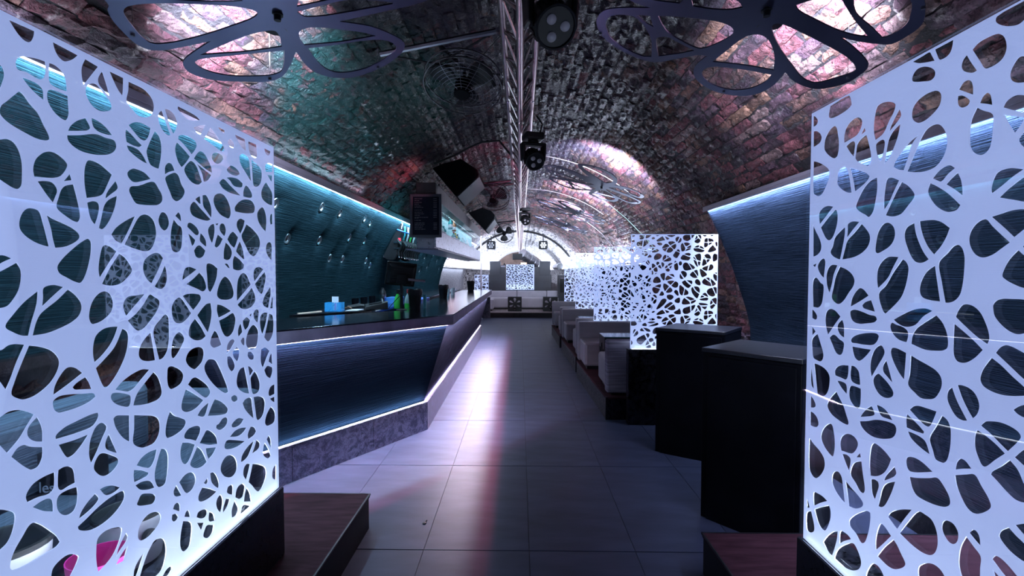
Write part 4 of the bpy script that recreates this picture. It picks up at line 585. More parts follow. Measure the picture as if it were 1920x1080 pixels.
Rprof = [(1.895, 2.205), (2.012, 1.965), (2.150, 1.64), (2.285, 1.25), (2.345, 1.03), (2.352, .7), (2.352, .22)]
pad_wall('padded_wall', 'curved dark blue ribbed wall padding on the right, behind the two black cabinets', 1, Rprof, -1.0, 4.96, .07, [], PADR, 0.04)
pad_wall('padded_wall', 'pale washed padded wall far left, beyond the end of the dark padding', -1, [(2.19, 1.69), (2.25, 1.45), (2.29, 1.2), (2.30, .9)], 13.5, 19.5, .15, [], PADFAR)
pad_wall('padded_wall', 'dark padded wall low on the right behind the booths', 1, [(2.22, 1.69), (2.27, 1.4), (2.30, 1.1), (2.31, .3)], 8.6, 17.0, .15, [], PADR)
# visible LED tapes under the ledges
def tape(name, x0, x1, y0, y1, z0, z1, mat, label):
    m = MB(); m.box(x0, x1, y0, y1, z0, z1); return single(m, name, label, 'led strip', mat, ((x0 + x1) / 2, (y0 + y1) / 2, z0))
tape('led_strip', -1.795, -1.783, -1.0, 13.4, 2.350, 2.359, LED, 'white light strip under the long ledge above the dark padding on the left')
tape('led_strip', 1.888, 1.900, -1.0, 5.0, 2.206, 2.214, LED, 'white light strip under the ledge above the right wall padding')
tape('led_strip', -2.14, -2.10, 13.5, 39.0, 1.721, 1.729, LED, 'white light strip low along the far left wall, past the bar')
tape('led_strip', 2.10, 2.14, 8.6, 39.0, 1.721, 1.729, LED, 'white light strip low along the right wall, behind the booth screens')
# ================================================================== LATTICE SCREENS
def film_material():
    m = bpy.data.materials.new('lit_lattice_acrylic'); m.use_nodes = True; nt = m.node_tree; nt.nodes.remove(nt.nodes['Principled BSDF'])
    e = nt.nodes.new('ShaderNodeEmission'); e.inputs[0].default_value = (0.47, 0.57, 1.0, 1); e.inputs[1].default_value = 0.48
    d = nt.nodes.new('ShaderNodeBsdfDiffuse'); d.inputs[0].default_value = (0.8, 0.82, 0.85, 1)
    t = nt.nodes.new('ShaderNodeBsdfTranslucent'); t.inputs[0].default_value = (0.8, 0.82, 0.85, 1)
    mx = nt.nodes.new('ShaderNodeMixShader'); mx.inputs[0].default_value = 0.5; nt.links.new(d.outputs[0], mx.inputs[1]); nt.links.new(t.outputs[0], mx.inputs[2])
    ad = nt.nodes.new('ShaderNodeAddShader'); nt.links.new(e.outputs[0], ad.inputs[0]); nt.links.new(mx.outputs[0], ad.inputs[1])
    nt.links.new(ad.outputs[0], nt.nodes['Material Output'].inputs[0]); return m
FILM = film_material()
HL = parse(LEFT_HOLES); HR = parse(RIGHT_HOLES)
def below_frame(holes, sh, zmax):
    """carry the pattern on where the picture's lower edge cut the tracing off"""
    return [q for q in ([(p[0] - sh, p[1]) for p in h] for h in holes) if min(p[0] for p in q) > 1.0 and all(p[1] < 1.58 - .627 * p[0] - .035 for p in q) and max(p[1] for p in q) < zmax]
HL = HL + below_frame(HL, .56, .9); HR = HR + below_frame(HR, .42, .9)
def cent(h): return sum(p[0] for p in h) / len(h), sum(p[1] for p in h) / len(h)
def holes_in(holes, x0, x1, z0, z1, mrg=0.006, n=4, amin=6e-5):
    out = []
    for h in holes:
        c = clip_rect(list(h), x0 + mrg, x1 - mrg, z0 + mrg, z1 - mrg)
        if len(c) >= 3 and parea(c) > amin:
            c = [p for i, p in enumerate(c) if math.dist(p, c[i - 1]) > .0015]
            if len(c) >= 3:
                s = smooth_loop(c, n); s[:, 0] = np.clip(s[:, 0], x0 + mrg * .6, x1 - mrg * .6); s[:, 1] = np.clip(s[:, 1], z0 + mrg * .6, z1 - mrg * .6); out.append(s)
    return out
def rect(x0, x1, z0, z1): return [(x0, z0), (x1, z0), (x1, z1), (x0, z1)]
def big_screen(side, X, y0, y1, z0, z1, holes, label, cut):
    s = side
    t = thing('lattice_screen', label, 'screen', (X + s * .06, (y0 + y1) / 2, .214), 'glowing lattice screens')
    ext = [[(p[0] - .8, p[1] * 1.0) for p in h] for h in holes if 1.25 < cent(h)[0] < 1.9]
    lps = holes_in(holes, cut, y1, z0, z1) + holes_in(ext, y0, cut - .012, z0, z1)
    plate([rect(y0, y1, z0, z1)] + lps, s * .003, lambda u, v, w: (X + w, u, v)).build('lattice_film', FILM, t)
    m = MB(); m.box(min(X - s * .0015, X - s * .0115), max(X - s * .0015, X - s * .0115), y0, y1 + .002, z0 - .01, z1 + .002); m.build('glass_pane', GLASS, t)
    m = MB(); a, b = X - s * .018, X + s * .15; m.box(min(a, b), max(a, b), y0 - .05, y1 + .012, .2165, z0 - .004); m.build('plinth', DARKSWIRL, t, bevel=.003)
    m = MB(); a, b = X - s * .016, X - s * .0135; m.box(min(a, b), max(a, b), y0, y1 + .002, z0 - .004, z0 + .005); m.build('glazing_strip', CHROME, t)
    m = MB(); a, b = X + s * .012, X + s * .03; m.box(min(a, b), max(a, b), y0 + .02, y1 - .01, z0 - .004, z0 + .004); m.build('led_strip', LED, t)
    area('screen_light', (X + s * .022, (y0 + y1) / 2, z0 + .007), (-s * .10, 0, 1), y1 - y0 - .05, .012, 34.0, (.75, .85, 1.0))
    return t
big_screen(-1, -1.156, .45, 2.275, .548, 2.163, HL, 'tall glowing white lattice screen on the left, nearest the camera', 1.022)
big_screen(1, 1.093, .35, 1.856, .556, 2.173, HR, 'tall glowing white lattice screen on the right, nearest the camera', 1.028)
def mid_screen(k, Y, holes, a0, sc, flip, label):
    x0, x1, z0, z1 = 1.135, 2.02, .79, 1.965
    t = thing('lattice_screen', label, 'screen', (1.62, Y + .06, 0), 'glowing lattice screens')
    hs = []
    for h in HL:
        q = [((p[0] - 1.025) * .735 - .015, (p[1] - .55) * .735) for p in h]
        if k % 2 == 0: q = [(.885 - p[0], p[1]) for p in q]
        if flip: q = [(p[0], 1.175 - p[1]) for p in q]
        hs.append([(x0 + p[0], z0 + p[1]) for p in q])
    lps = holes_in(hs, x0, x1, z0, z1, .007, 3, 6e-5)
    plate([rect(x0, x1, z0, z1)] + lps, .003, lambda u, v, w: (u, Y + .013 + w, v)).build('lattice_film', FILM, t)
    m = MB(); m.box(x0, x1 + .001, Y + .002, Y + .012, z0 - .01, z1 + .002); m.build('glass_pane', GLASS, t)
    m = MB(); m.box(1.115, 2.10, Y, Y + .10, 0, z0 - .006); m.build('plinth', DARKSWIRL, t, bevel=.003)
    m = MB(); m.box(x0 + .02, x1 - .02, Y + .03, Y + .045, z0 - .006, z0 + .002); m.build('led_strip', LED, t)
    area('screen_light', (1.58, Y + .037, z0 + .006), (0, -.10, 1), .82, .012, 7.0, (.75, .87, 1.0), along=(1, 0, 0))
    return t
mid_screen(0, 4.977, HL, 1.37, 1.0, False, 'glowing lattice screen nearest after the black cabinets, on a dark swirled plinth')
mid_screen(1, 7.46, HR, 1.05, 1.11, False, 'second glowing lattice screen along the booths')
mid_screen(2, 9.92, HL, 1.30, 0.95, True, 'third glowing lattice screen along the booths')
mid_screen(3, 12.4, HR, 1.05, 1.12, True, 'farthest glowing lattice screen along the booths, beside the rear booth wall')

# ================================================================== FOREGROUND STEPS AND CABINETS
def step(name, label, x0, x1, y0, y1, h, edge):
    t = thing(name, label, 'step', ((x0 + x1) / 2, (y0 + y1) / 2, 0))
    m = MB(); m.box(x0, x1, y0, y1, h - .022, h); m.build('top_board', STEPTOP, t, bevel=.003)
    m = MB(); m.box(x0 + .006, x1 - .006, y0, y1 - .006, 0, h - .022); m.build('riser', STEPSIDE, t)
    m = MB()
    for e in edge: m.box(*e)
    m.build('edge_strip', BLACKM, t); return t
step('step', 'low brown topped step on the left, under the left lattice screen', -2.30, -.924, -1.5, 2.93, .214, [(-.930, -.921, -1.5, 2.933, .205, .2155), (-2.3, -.921, 2.924, 2.933, .205, .2155)])
step('step', 'low brown topped step on the right, under the right lattice screen', .955, 2.30, -1.5, 2.515, .214, [(.952, .961, -1.5, 2.518, .205, .2155), (.952, 2.3, 2.509, 2.518, .205, .2155)])
def cabinet(label, A, B, C, D, h):
    c = ((A[0] + C[0]) / 2, (A[1] + C[1]) / 2, 0)
    t = thing('bar_cabinet', label, 'cabinet', c, 'black lacquered cabinets')
    def inset(k, z): return [(c[0] + (p[0] - c[0]) * k, c[1] + (p[1] - c[1]) * k, z) for p in (A, B, C, D)]
    m = MB(); m.hexa(inset(.985, 0.0), inset(.985, h - .03)); m.build('body', LACQ, t, bevel=.004)
    m = MB(); m.hexa(inset(1.0, h - .028), inset(1.0, h)); m.build('top_board', LACQTOP, t, bevel=.004)
    a, b = Vector((*A, 0)), Vector((*B, 0)); d = (b - a).normalized(); nrm = Vector((d.y, -d.x, 0))
    m = MB(); p = a + d * .045 + nrm * -.002; q = b - d * .03 + nrm * -.002
    m.hexa([p, q, q + nrm * .008, p + nrm * .008], [p + Vector((0, 0, h - .05)), q + Vector((0, 0, h - .05)), q + nrm * .008 + Vector((0, 0, h - .05)), p + nrm * .008 + Vector((0, 0, h - .05))])
    m.build('door', LACQ, t, bevel=.002)
    return t
cabinet('near black cabinet turned corner on, beside the right lattice screen', (1.165, 3.115), (1.555, 2.675), (1.975, 3.06), (1.585, 3.50), 1.097)
cabinet('black cabinet standing behind the near one, in front of the first booth screen', (1.185, 4.245), (1.665, 3.94), (1.975, 4.33), (1.49, 4.635), 1.093)

# ================================================================== BAR
KC = Vector((-.926, 4.807, 0)); KL = Vector((-2.05, 3.05, 0)); TC = Vector((-.672, 4.87, 0)); TL = Vector((-2.04, 3.147, 0)); YE = 11.5
bar = thing('bar_counter', 'long bar counter with metal top, ribbed sloping front and lit kick plate', 'bar', (-1.3, 7.5, 0))
kd = (KL - KC).normalized(); kn = Vector((kd.y, -kd.x, 0)) * -1
if kn.x < 0: kn = -kn
def lerp(a, b, t): return a + (b - a) * t
def seg_panels(name, mat, segs, uvmat=True):
    for (b0, b1, t1, t0, th) in segs:
        m = MB(); b0, b1, t0, t1 = map(Vector, (b0, b1, t0, t1)); L = (b1 - b0).length; Hh = (t0 - b0).length
        nrm = (b1 - b0).cross(t0 - b0).normalized() * th; N = 2
        NU, NV = (14, 8) if name == 'front_panel' else (1, 1)
        g_ = [[lerp(lerp(b0, b1, i / NU), lerp(t0, t1, i / NU), j / NV) for j in range(NV + 1)] for i in range(NU + 1)]
        m.grid(g_, [[(L * i / NU, Hh * j / NV) for j in range(NV + 1)] for i in range(NU + 1)])
        k = [b0 + nrm, b1 + nrm, t1 + nrm, t0 + nrm]; m.add([b0, b1, t1, t0] + k, [(7, 6, 5, 4), (0, 4, 5, 1), (1, 5, 6, 2), (2, 6, 7, 3), (3, 7, 4, 0)], 0, [(0, 0)] * 8)
        m.build(name, mat, bar)
def zz(v, z): return Vector((v.x, v.y, z))
KH = .278; ZT = 1.155; ZA = 1.050
# kick plates: three sheets on the near wing, four along the corridor
wing = [0, .33, .70, 1.0]; corr = [4.807, 6.5, 8.2, 9.9, YE + .3]
segs = []
for a, b in zip(wing[:-1], wing[1:]):
    p, q = lerp(KC, KL, a + .001), lerp(KC, KL, b - .001); segs.append((zz(q, 0), zz(p, 0), zz(p, KH), zz(q, KH), -.02))
for a, b in zip(corr[:-1], corr[1:]):
    p, q = Vector((-.926, a + .001, 0)), Vector((-.926 - .002 * (b - 4.8), b - .001, 0)); p.x = -.926 - .002 * (a - 4.8); segs.append((zz(p, 0), zz(q, 0), zz(q, KH), zz(p, KH), -.02))
seg_panels('kick_plate', KICKMETAL, segs)
# sloping upholstered front: foot set back 5 cm behind the kick, head under the counter edge
_d = (TL - TC).normalized(); NT0 = Vector((-_d.y, _d.x, 0)); NT0 = NT0 if NT0.x > 0 else -NT0
fb = lambda t: lerp(KC + Vector((-.06, .05, 0)), KL - kn * .05, t); ft = lambda t: lerp(TC + Vector((-.056, .045, 0)), TL - NT0 * .070, t)
segs = [(zz(fb(1), KH - .05), zz(fb(0), KH - .05), zz(ft(0), ZA + .05), zz(ft(1), ZA + .05), -.03)]
cs = [4.857, 6.05, 7.25, 8.5, 9.8, YE]
for a, b in zip(cs[:-1], cs[1:]):
    ta, tb = (a if a > 4.9 else 4.93), b
    segs.append(((-.985, a + .003, KH - .05), (-.985, b - .003, KH - .05), (-.728, tb - .003, ZA + .05), (-.728, ta + .003, ZA + .05), -.03))
seg_panels('front_panel', BARFAB, segs[:1]); seg_panels('front_panel', BARFAB_LIT, segs[1:])
m = MB()   # ledge on top of the kick that carries the lower light strip
m.prism([zz(KL, KH - .012), zz(KC, KH - .012), zz(KC + Vector((-.07, .06, 0)), KH - .012), zz(KL - kn * .07, KH - .012)], (0, 0, .01))
m.prism([(-.926, 4.807, KH - .012), (-.94, YE + .3, KH - .012), (-1.0, YE + .3, KH - .012), (-1.0, 4.86, KH - .012)], (0, 0, .01)); m.build('kick_ledge', KICKMETAL, bar)
# counter top (slab of the two wings) and its apron
outer = [TL, TC, Vector((-.672, YE, 0)), Vector((-1.36, YE + .05, 0)), Vector((-1.36, 5.28, 0)), Vector((-2.05, 4.52, 0)), Vector((-2.24, 4.3, 0)), Vector((-2.24, 3.3, 0))]
m = MB(); m.prism([zz(p, ZT - .012) for p in outer], (0, 0, .012)); m.build('counter_top', TOPMETAL, bar, bevel=.002)
dT = (TL - TC).normalized(); nT = Vector((-dT.y, dT.x, 0)); nT = nT if nT.x > 0 else -nT
segs = [(zz(TL, ZA), zz(TC, ZA), zz(TC, ZT - .013), zz(TL, ZT - .013), -.02), ((-.672, TC.y, ZA), (-.672, 7.7, ZA), (-.672, 7.7, ZT - .013), (-.672, TC.y, ZT - .013), -.02), ((-.672, 7.703, ZA), (-.672, YE, ZA), (-.672, YE, ZT - .013), (-.672, 7.703, ZT - .013), -.02)]
seg_panels('apron', APRON, segs)
m = MB(); m.prism([(-1.08, 4.98, .0), (-.80, 5.02, ZT - .015), (-1.34, 5.2, ZT - .015), (-1.34, 5.2, 0)], (0, YE - 5.05, 0))
m.prism([zz(p, 0) for p in (KL - kn * .25, KC + Vector((-.20, .25, 0)), Vector((-1.34, 5.2, 0)), Vector((-2.0, 4.5, 0)))], (0, 0, ZA - .05)); m.build('carcass', BLACK, bar)
# light strips of the bar
w0, w1 = lerp(TC, TL, .01), lerp(TC, TL, .985)
def strip_line(p, q, z, off, nrm, wid, mat, name):
    m = MB(); a, b = p - nrm * off, q - nrm * off; m.hexa([zz(a, z), zz(b, z), zz(b - nrm * wid, z), zz(a - nrm * wid, z)], [zz(a, z + .004), zz(b, z + .004), zz(b - nrm * wid, z + .004), zz(a - nrm * wid, z + .004)]); return m.build(name, mat, bar)
strip_line(Vector((-.672, TC.y + .02, 0)), Vector((-.672, YE - .02, 0)), ZA + .032, .028, Vector((1, 0, 0)), .010, LED, 'led_strip')
strip_line(w0, w1, ZA + .032, .036, nT, .012, LED, 'led_strip')
e0, e1 = lerp(KC, KL, .01), lerp(KC, KL, .99)
strip_line(e0, e1, KH + .002, .022, kn, .012, LED, 'led_strip')
strip_line(Vector((-.926, 4.83, 0)), Vector((-.938, YE + .28, 0)), KH + .002, .022, Vector((1, 0, 0)), .014, LEDV, 'led_strip')
wm = (w0 + w1) / 2 - nT * .041; wl = (w1 - w0).length; wd = (w1 - w0).normalized()
area('bar_light_upper_wing', (wm.x, wm.y, ZA + .030), (-nT.x * .25, -nT.y * .25, -1), wl, .004, 85, WHITE, along=wd)
area('bar_light_upper_wing_red', (wm.x - nT.x * .0038, wm.y - nT.y * .0038, ZA + .030), (0, 0, -1), wl, .0015, 34, PINK, along=wd)
em = (e0 + e1) / 2 - kn * .036; el = (e1 - e0).length
area('bar_light_kick_wing', (em.x, em.y, KH + .006), (-kn.x * .35, -kn.y * .35, 1), el, .008, 30, (.60, .85, 1), along=kd)
area('bar_light_kick_corridor', (-.962, 8.2, KH + .006), (-.2, 0, 1), 6.9, .008, 45, LILAC)
# second tape and strips added under the apron to brighten the front's head
strip_line(w0, w1, ZA - .010, .058, nT, .006, LED, 'led_strip')
strip_line(Vector((-.672, TC.y + .05, 0)), Vector((-.672, YE - .03, 0)), ZA - .010, .056, Vector((1, 0, 0)), .006, LED, 'led_strip')
fm = (w0 + w1) / 2 - nT * .056
area('bar_fill_face_wing', (fm.x, fm.y, ZA - .012), (-nT.x * .25, -nT.y * .25, -1), wl, .006, 26, WHITE, along=wd)
area('bar_fill_face_corridor', (-.729, 8.15, ZA - .012), (-.25, 0, -1), 6.5, .006, 40, WHITE)
bench = thing('back_bench', 'dark worktop along the padded wall behind the bar', 'counter', (-2.0, 9, 0)); m2 = MB(); m2.box(-2.26, -1.72, 4.78, 13.2, 1.085, 1.11); m2.build('worktop', TOPMETAL, bench); m3 = MB(); m3.box(-2.24, -1.76, 4.82, 13.15, 0, 1.085); m3.build('carcass', BLACK, bench)

# ================================================================== BOOTHS ON THE RIGHT
ex0 = [.918, .878, .826]; ex1 = [.855, .834, .80]
flower_cache = {}
def petal_loops(cx, cy, r, n=6, rot=PI / 2, fat=.20):
    out = []
    for k in range(n):
        a = rot + 2 * PI * k / n; pts = []
        for u, w in ((.22, .02), (.45, fat * .62), (.72, fat), (.90, fat * .8), (.97, fat * .25), (.97, -fat * .25), (.90, -fat * .8), (.72, -fat), (.45, -fat * .62), (.22, -.02)):
            pts.append((cx + r * (u * math.cos(a) - w * math.sin(a)), cy + r * (u * math.sin(a) + w * math.cos(a))))
        out.append(smooth_loop(pts, 3, 95))
    return out
def flower_table(x0, x1, y0, y1, z0, z1, label, cyan=True):
    t = thing('side_table', label, 'table', ((x0 + x1) / 2, (y0 + y1) / 2, z0), 'black side tables with flower cut-outs')
    w, h = x1 - x0, z1 - z0; lp = petal_loops(x0 + w / 2, z0 + h / 2, min(w, h) * .46)
    for yy in (y0, y1 - .012): plate([rect(x0, x1, z0, z1)] + lp, .012, lambda u, v, q, yy=yy: (u, yy + q, v)).build('cut_panel', BLACK, t)
    d = y1 - y0; lp2 = petal_loops(y0 + d / 2, z0 + h / 2, min(d, h) * .44)
    for xx in (x0, x1 - .012): plate([rect(y0 + .012, y1 - .012, z0, z1)] + lp2, .012, lambda u, v, q, xx=xx: (xx + q, u, v)).build('cut_panel', BLACK, t)
    m = MB(); m.box(x0 - .004, x1 + .004, y0 - .004, y1 + .004, z1, z1 + .012); m.build('glass_top', CYANG if cyan else GLASS, t, bevel=.002)
    return t
def sofa(label, x0, x1, yb, face, z0, backmat, group='booth sofas'):
    """two-seat bench; yb = outer plane of its back, face = +1 when it faces away from the camera"""
    t = thing('booth_sofa', label, 'sofa', ((x0 + x1) / 2, yb + face * .4, z0), group)
    def yr(a, b): return (min(yb + face * a, yb + face * b), max(yb + face * a, yb + face * b))
    m = MB(); m.box(x0, x1, *yr(0, .15), z0 + .03, z0 + .60, 0); 
    uvq = [((p[0]), p[2]) for p in m.v]; m.uv = {k: [(m.v[i][0] if abs(m.v[i][0]) else 0, m.v[i][2]) for i in f] for k, f in enumerate(m.f)}
    m.build('backrest', backmat, t, bevel=.02)
    m = MB(); m.box(x0 + .02, x1, *yr(.155, .72), z0 + .05, z0 + .37); m.build('seat', LEATHER, t, bevel=.03)
    m = MB(); m.box(x0 + .06, x1, *yr(.06, .66), z0, z0 + .05); m.build('base', BLACK, t)
    return t
names = ['first', 'second', 'third']
for k in range(3):
    yo = 2.46 * k; ya, yb = 5.15 + yo, 7.32 + yo; z = .245
    t = thing('booth_platform', 'low dark platform with brown top under the %s booth from the camera' % names[k], 'platform', (1.6, (ya + yb) / 2, 0), 'booth platforms')
    m = MB(); m.prism([(ex0[k], ya, z - .02), (2.3, ya, z - .02), (2.3, yb, z - .02), (ex1[k], yb, z - .02)], (0, 0, .02)); m.build('top_board', STEPTOP, t, bevel=.002)
    m = MB(); m.prism([(ex0[k] + .004, ya + .004, 0), (2.3, ya + .004, 0), (2.3, yb, 0), (ex1[k] + .004, yb, 0)], (0, 0, z - .02)); m.build('riser', DARKSWIRL, t)
    m = MB(); m.box(ex0[k] - .004, ex0[k] + .014, ya - .006, ya + .012, 0, z + .002); m.build('corner_post', BLACKM, t)
    if k == 0:
        sofa('ribbed back of the near booth sofa, nearest the camera beside the dark plinth', .935, 2.0, ya + .04, 1, z, SOFARIB)
    else:
        sofa('grey booth sofa facing away, back to back behind the %s lattice screen' % ('second' if k == 1 else 'third'), ex0[k] + .015, 2.0, ya + .04, 1, z, LEATHER)
    sofa(['pale grey booth sofa facing the camera in the first booth', 'grey booth sofa facing the camera in the second booth', 'grey booth sofa facing the camera in the farthest booth'][k], ex1[k] + .008, 2.0, yb - .02, -1, z, LEATHER)
    flower_table(1.06, 1.5, ya + .92, ya + 1.32, z, .755, 'black flower-cut table with cyan glass top inside the %s booth' % names[k])
# ================================================================== CEILING FLOWERS
def mmp(s): return [tuple(int(c) / 1000 for c in p.split(',')) for p in s.split(' ')]
RO = '-374,182 -493,244 -545,292 -562,351 -555,415 -517,490 -435,555 -329,592 -242,584 -159,491 -88,409 -59,400 -70,499 -57,569 -7,641 95,691 198,672 260,612 284,492 274,398 265,347 330,396 405,412 445,399 495,306 493,189 476,142 442,110 357,60 284,28 351,22 416,3 443,-13 450,-75 442,-142 399,-206 340,-262 240,-300 165,-285 92,-250 96,-341 72,-493 41,-571 -37,-670 -136,-734 -231,-735 -303,-697 -344,-643 -330,-540 -250,-380 -170,-250 -240,-255 -333,-304 -483,-338 -604,-281 -651,-173 -640,-58 -600,60 -520,140 -440,178'
RHo = ['-334,218 -269,189 -185,160 -105,143 -56,156 -38,188 -43,235 -100,357 -130,362 -193,344 -258,315 -299,272', '-520,380 -515,325 -490,294 -448,275 -417,273 -369,311 -323,377 -296,443 -270,544 -311,561 -404,536 -474,491 -507,427',
 '-415,253 -363,234 -328,303 -367,288', '-291,374 -256,345 -212,359 -121,387 -172,451 -242,520 -278,432', '-21,433 -7,316 4,222 22,168 48,148 86,159 136,211 174,267 220,359 105,385', '-18,563 -25,517 -4,474 51,446 137,416 233,397 240,472 218,564 167,625 91,637 28,616',
 '63,83 63,59 86,50 155,63 278,94 386,130 451,176 464,209 444,277 405,361 356,358 255,282 149,188', '66,-64 100,-115 158,-160 254,-85 359,-16 330,-5 260,-3 162,-23 91,-43', '190,-175 250,-238 330,-231 379,-174 405,-122 406,-43 396,-31 340,-62 247,-110',
 '-375,129 -284,104 -282,58 -400,0 -500,-20 -580,-20 -560,50 -500,105 -440,128', '-253,64 -116,-5 -77,22 -114,59 -185,87 -234,97', '-605,-60 -612,-190 -520,-262 -410,-215 -300,-130 -190,-40 -250,25 -350,-10 -450,-45',
 '-295,-639 -223,-682 -127,-681 -35,-605 30,-485 50,-392 45,-300 15,-225 -30,-240 -98,-330 -206,-450 -285,-560']
LO = '-394,-277 -413,-260 -437,-215 -457,-153 -474,-70 -462,-24 -435,-3 -392,8 -272,29 -357,58 -418,87 -445,119 -459,180 -428,270 -334,359 -270,408 -211,415 -149,370 -55,256 -68,376 -57,473 -16,550 62,608 181,606 295,556 353,492 363,434 334,356 272,248 174,151 330,173 476,193 545,185 575,120 540,30 450,-60 340,-120 290,-150 320,-240 330,-360 280,-480 180,-540 60,-520 -10,-440 -45,-340 -110,-400 -220,-440 -320,-410 -375,-340'
LHo = ['-386,-230 -364,-247 -332,-245 -267,-217 -189,-170 -90,-99 -53,-50 -56,-34 -82,-21 -142,-15 -299,-15 -399,-32 -432,-53 -435,-88 -418,-151', '-355,87 -254,71 -156,61 -94,67 -57,83 -57,122 -84,194 -211,154', '-396,117 -369,113 -276,147 -89,224 -129,301 -178,367 -219,372 -284,339 -359,278 -399,207 -407,147',
 '18,135 48,127 98,151 149,195 228,269 269,323 134,289 -7,231 -2,183', '-6,259 75,289 208,329 285,370 321,431 315,484 254,528 145,562 53,543 5,499 -15,413', '64,18 152,27 231,37 300,70 395,137 392,147 217,109 127,85 74,57', '77,-8 101,-40 160,-62 250,-62 360,-40 440,10 500,70 505,120 450,110 330,50 191,11',
 '90,-110 150,-190 240,-240 265,-360 220,-440 120,-470 45,-420 15,-300 40,-180', '-60,-118 -97,-135 -200,-195 -310,-290 -325,-340 -250,-380 -150,-350 -85,-280 -50,-190']
def ceiling_flower(label, c, slope, outer, holes, lampoff):
    s = slope; k = 1 / math.hypot(1, s); t = thing('ceiling_flower', label, 'ceiling ornament', c, 'laser-cut metal ceiling flowers')
    to3 = lambda u, v, w: (c[0] + u * k - w * s * k * -1 * -1, c[1] + v, c[2] + u * k * s + w * k)
    lp = [smooth_loop(mmp(outer), 4, 60)] + [smooth_loop(mmp(h), 4, 70) for h in holes]
    plate(lp, .005, to3).build('flower_plate', FLOWERM, t)
    m = MB(); P = Vector(to3(0, 0, 0)); m.lathe([(.012, -.022), (.012, -.004), (.02, -.004), (.02, .0)], P, 10); m.build('centre_bolt', BLACKM, t, smooth=True)
    m = MB(); q = Vector(to3(lampoff[0], lampoff[1], .012)); m.lathe([(.045, 0), (.05, .02), (.05, .06), (.042, .06), (.04, .05)], q, 14, 0); m.lathe([(.039, .05), (.03, .054), (.002, .055)], q, 14, 1); m.build('uplight', [BLACKM, LAMPON], t, smooth=True)
    m = MB(); m.tube([P + Vector((0, 0, .006)), q + Vector((0, 0, .01))], .004, 6); m.build('cable', CABLE, t)
    tips = [(-.53, .47), (.13, .66), (.47, .25), (.38, -.22), (-.62, -.15), (-.2, -.71)] if outer is RO else [(-.44, -.13), (-.24, .39), (.2, .58), (.53, .12), (.2, -.5), (-.3, -.4)]
    for u, v in tips:
        a = Vector(to3(u, v, .004)); z = VZ + math.sqrt(max(.2, RB ** 2 - a.x ** 2))
        m = MB(); m.tube([a - Vector((0, 0, .012)), Vector((a.x, a.y, z))], .0009, 5); m.lathe([(.006, -.012), (.006, .004)], a, 8); m.build('hanger', STEELD, t)
    return t, q
flowers = [('large metal ceiling flower overhead on the right, nearest the camera', (.867, 1.75, 2.5), -.3, RO, RHo, (.06, .10), 2.2), ('large metal ceiling flower overhead on the left', (-.867, 1.75, 2.5), .3, LO, LHo, (-.06, .10), 2.2),
           ('middle distance metal ceiling flower hanging above the first booths', (.88, 5.28, 2.5), -.3, RO, RHo, (.05, .10), 2.6), ('fourth metal ceiling flower, hanging just behind the middle distance one', (.876, 7.64, 2.5), -.3, RO, RHo, (.05, .10), 2.6), ('farthest metal ceiling flower along the right of the vault', (.876, 9.65, 2.5), -.3, RO, RHo, (.05, .10), 2.6)]
for lb, c, s, o_, h_, lo, pw in flowers:
    t, q = ceiling_flower(lb, c, s, o_, h_, lo)
    sg = 1 if c[0] > 0 else -1
    if c[1] < 3: spot('flower_uplight', q + Vector((0, 0, .062)), q + Vector((sg * .40, .46, .26)), 1150 * pw, WHITE, 74, 1.0, .035)
    else: spot('flower_uplight', q + Vector((0, 0, .062)), q + Vector((sg * .17, .62, .33)), 800 * pw, WHITE, 108, .9, .035)

# ================================================================== TRUSS AND WHAT HANGS ON IT
truss = thing('lighting_truss', 'long triangular aluminium lighting truss under the crown of the vault', 'truss', (0, 15, 2.785))
y0, y1 = -.6, 30.8
for nm, x, z in (('chord', -.095, 2.95), ('chord', .095, 2.95), ('chord', 0, 2.785)):
    m = MB(); m.tube([(x, y0, z), (x, y1, z)], .0205, 12); m.build(nm, TRUSSM, truss, smooth=True)
def brace_mesh(a, b):
    m = MB(); m.tube([a, b], .0075, 6); return m.mesh('brace', TRUSSM, (0, 0, 0))
Z0 = 2.785
br = [brace_mesh((-.095, 0, .165), (0, .17, 0)), brace_mesh((0, .17, 0), (-.095, .34, .165)), brace_mesh((.095, 0, .165), (0, .17, 0)), brace_mesh((0, .17, 0), (.095, .34, .165)), brace_mesh((-.095, 0, .165), (.095, .17, .165))]
ny = int((y1 - y0) / .34); nb = 0; rest = MB()
for i in range(ny):
    for k, me in enumerate(br):
        if nb < 290:
            o = bpy.data.objects.new('brace', me); COL.objects.link(o); o.parent = truss; o.location = (0, y0 + .34 * i - 15, 0); nb += 1
        else:
            ab = [((-.095, 0, .165), (0, .17, 0)), ((0, .17, 0), (-.095, .34, .165)), ((.095, 0, .165), (0, .17, 0)), ((0, .17, 0), (.095, .34, .165)), ((-.095, 0, .165), (.095, .17, .165))][k]
            rest.tube([(p[0], p[1] + y0 + .34 * i, p[2] + Z0) for p in ab], .0075, 5)
o = rest.build('bracing', TRUSSM, truss); o['kind'] = 'stuff'
for i, y in enumerate((1.9, 3.9, 6.4, 8.9, 11.4, 13.9)):
    m = MB()
    for x, z in ((-.095, 2.95), (.095, 2.95), (0, 2.785)): m.lathe([(.0225, -.012), (.025, -.006), (.025, .006), (.0225, .012)], (x, y, z), 12, 0, (0, 1, 0))
    m.build('coupler', CHROME, truss, smooth=True)
    m = MB(); zc = VZ + math.sqrt(RB ** 2 - .095 ** 2)
    for x in (-.095, .095): m.tube([(x, y + .1, 2.95), (x, y + .1, zc)], .006, 6)
    m.build('hanger_rod', BLACKM, truss)
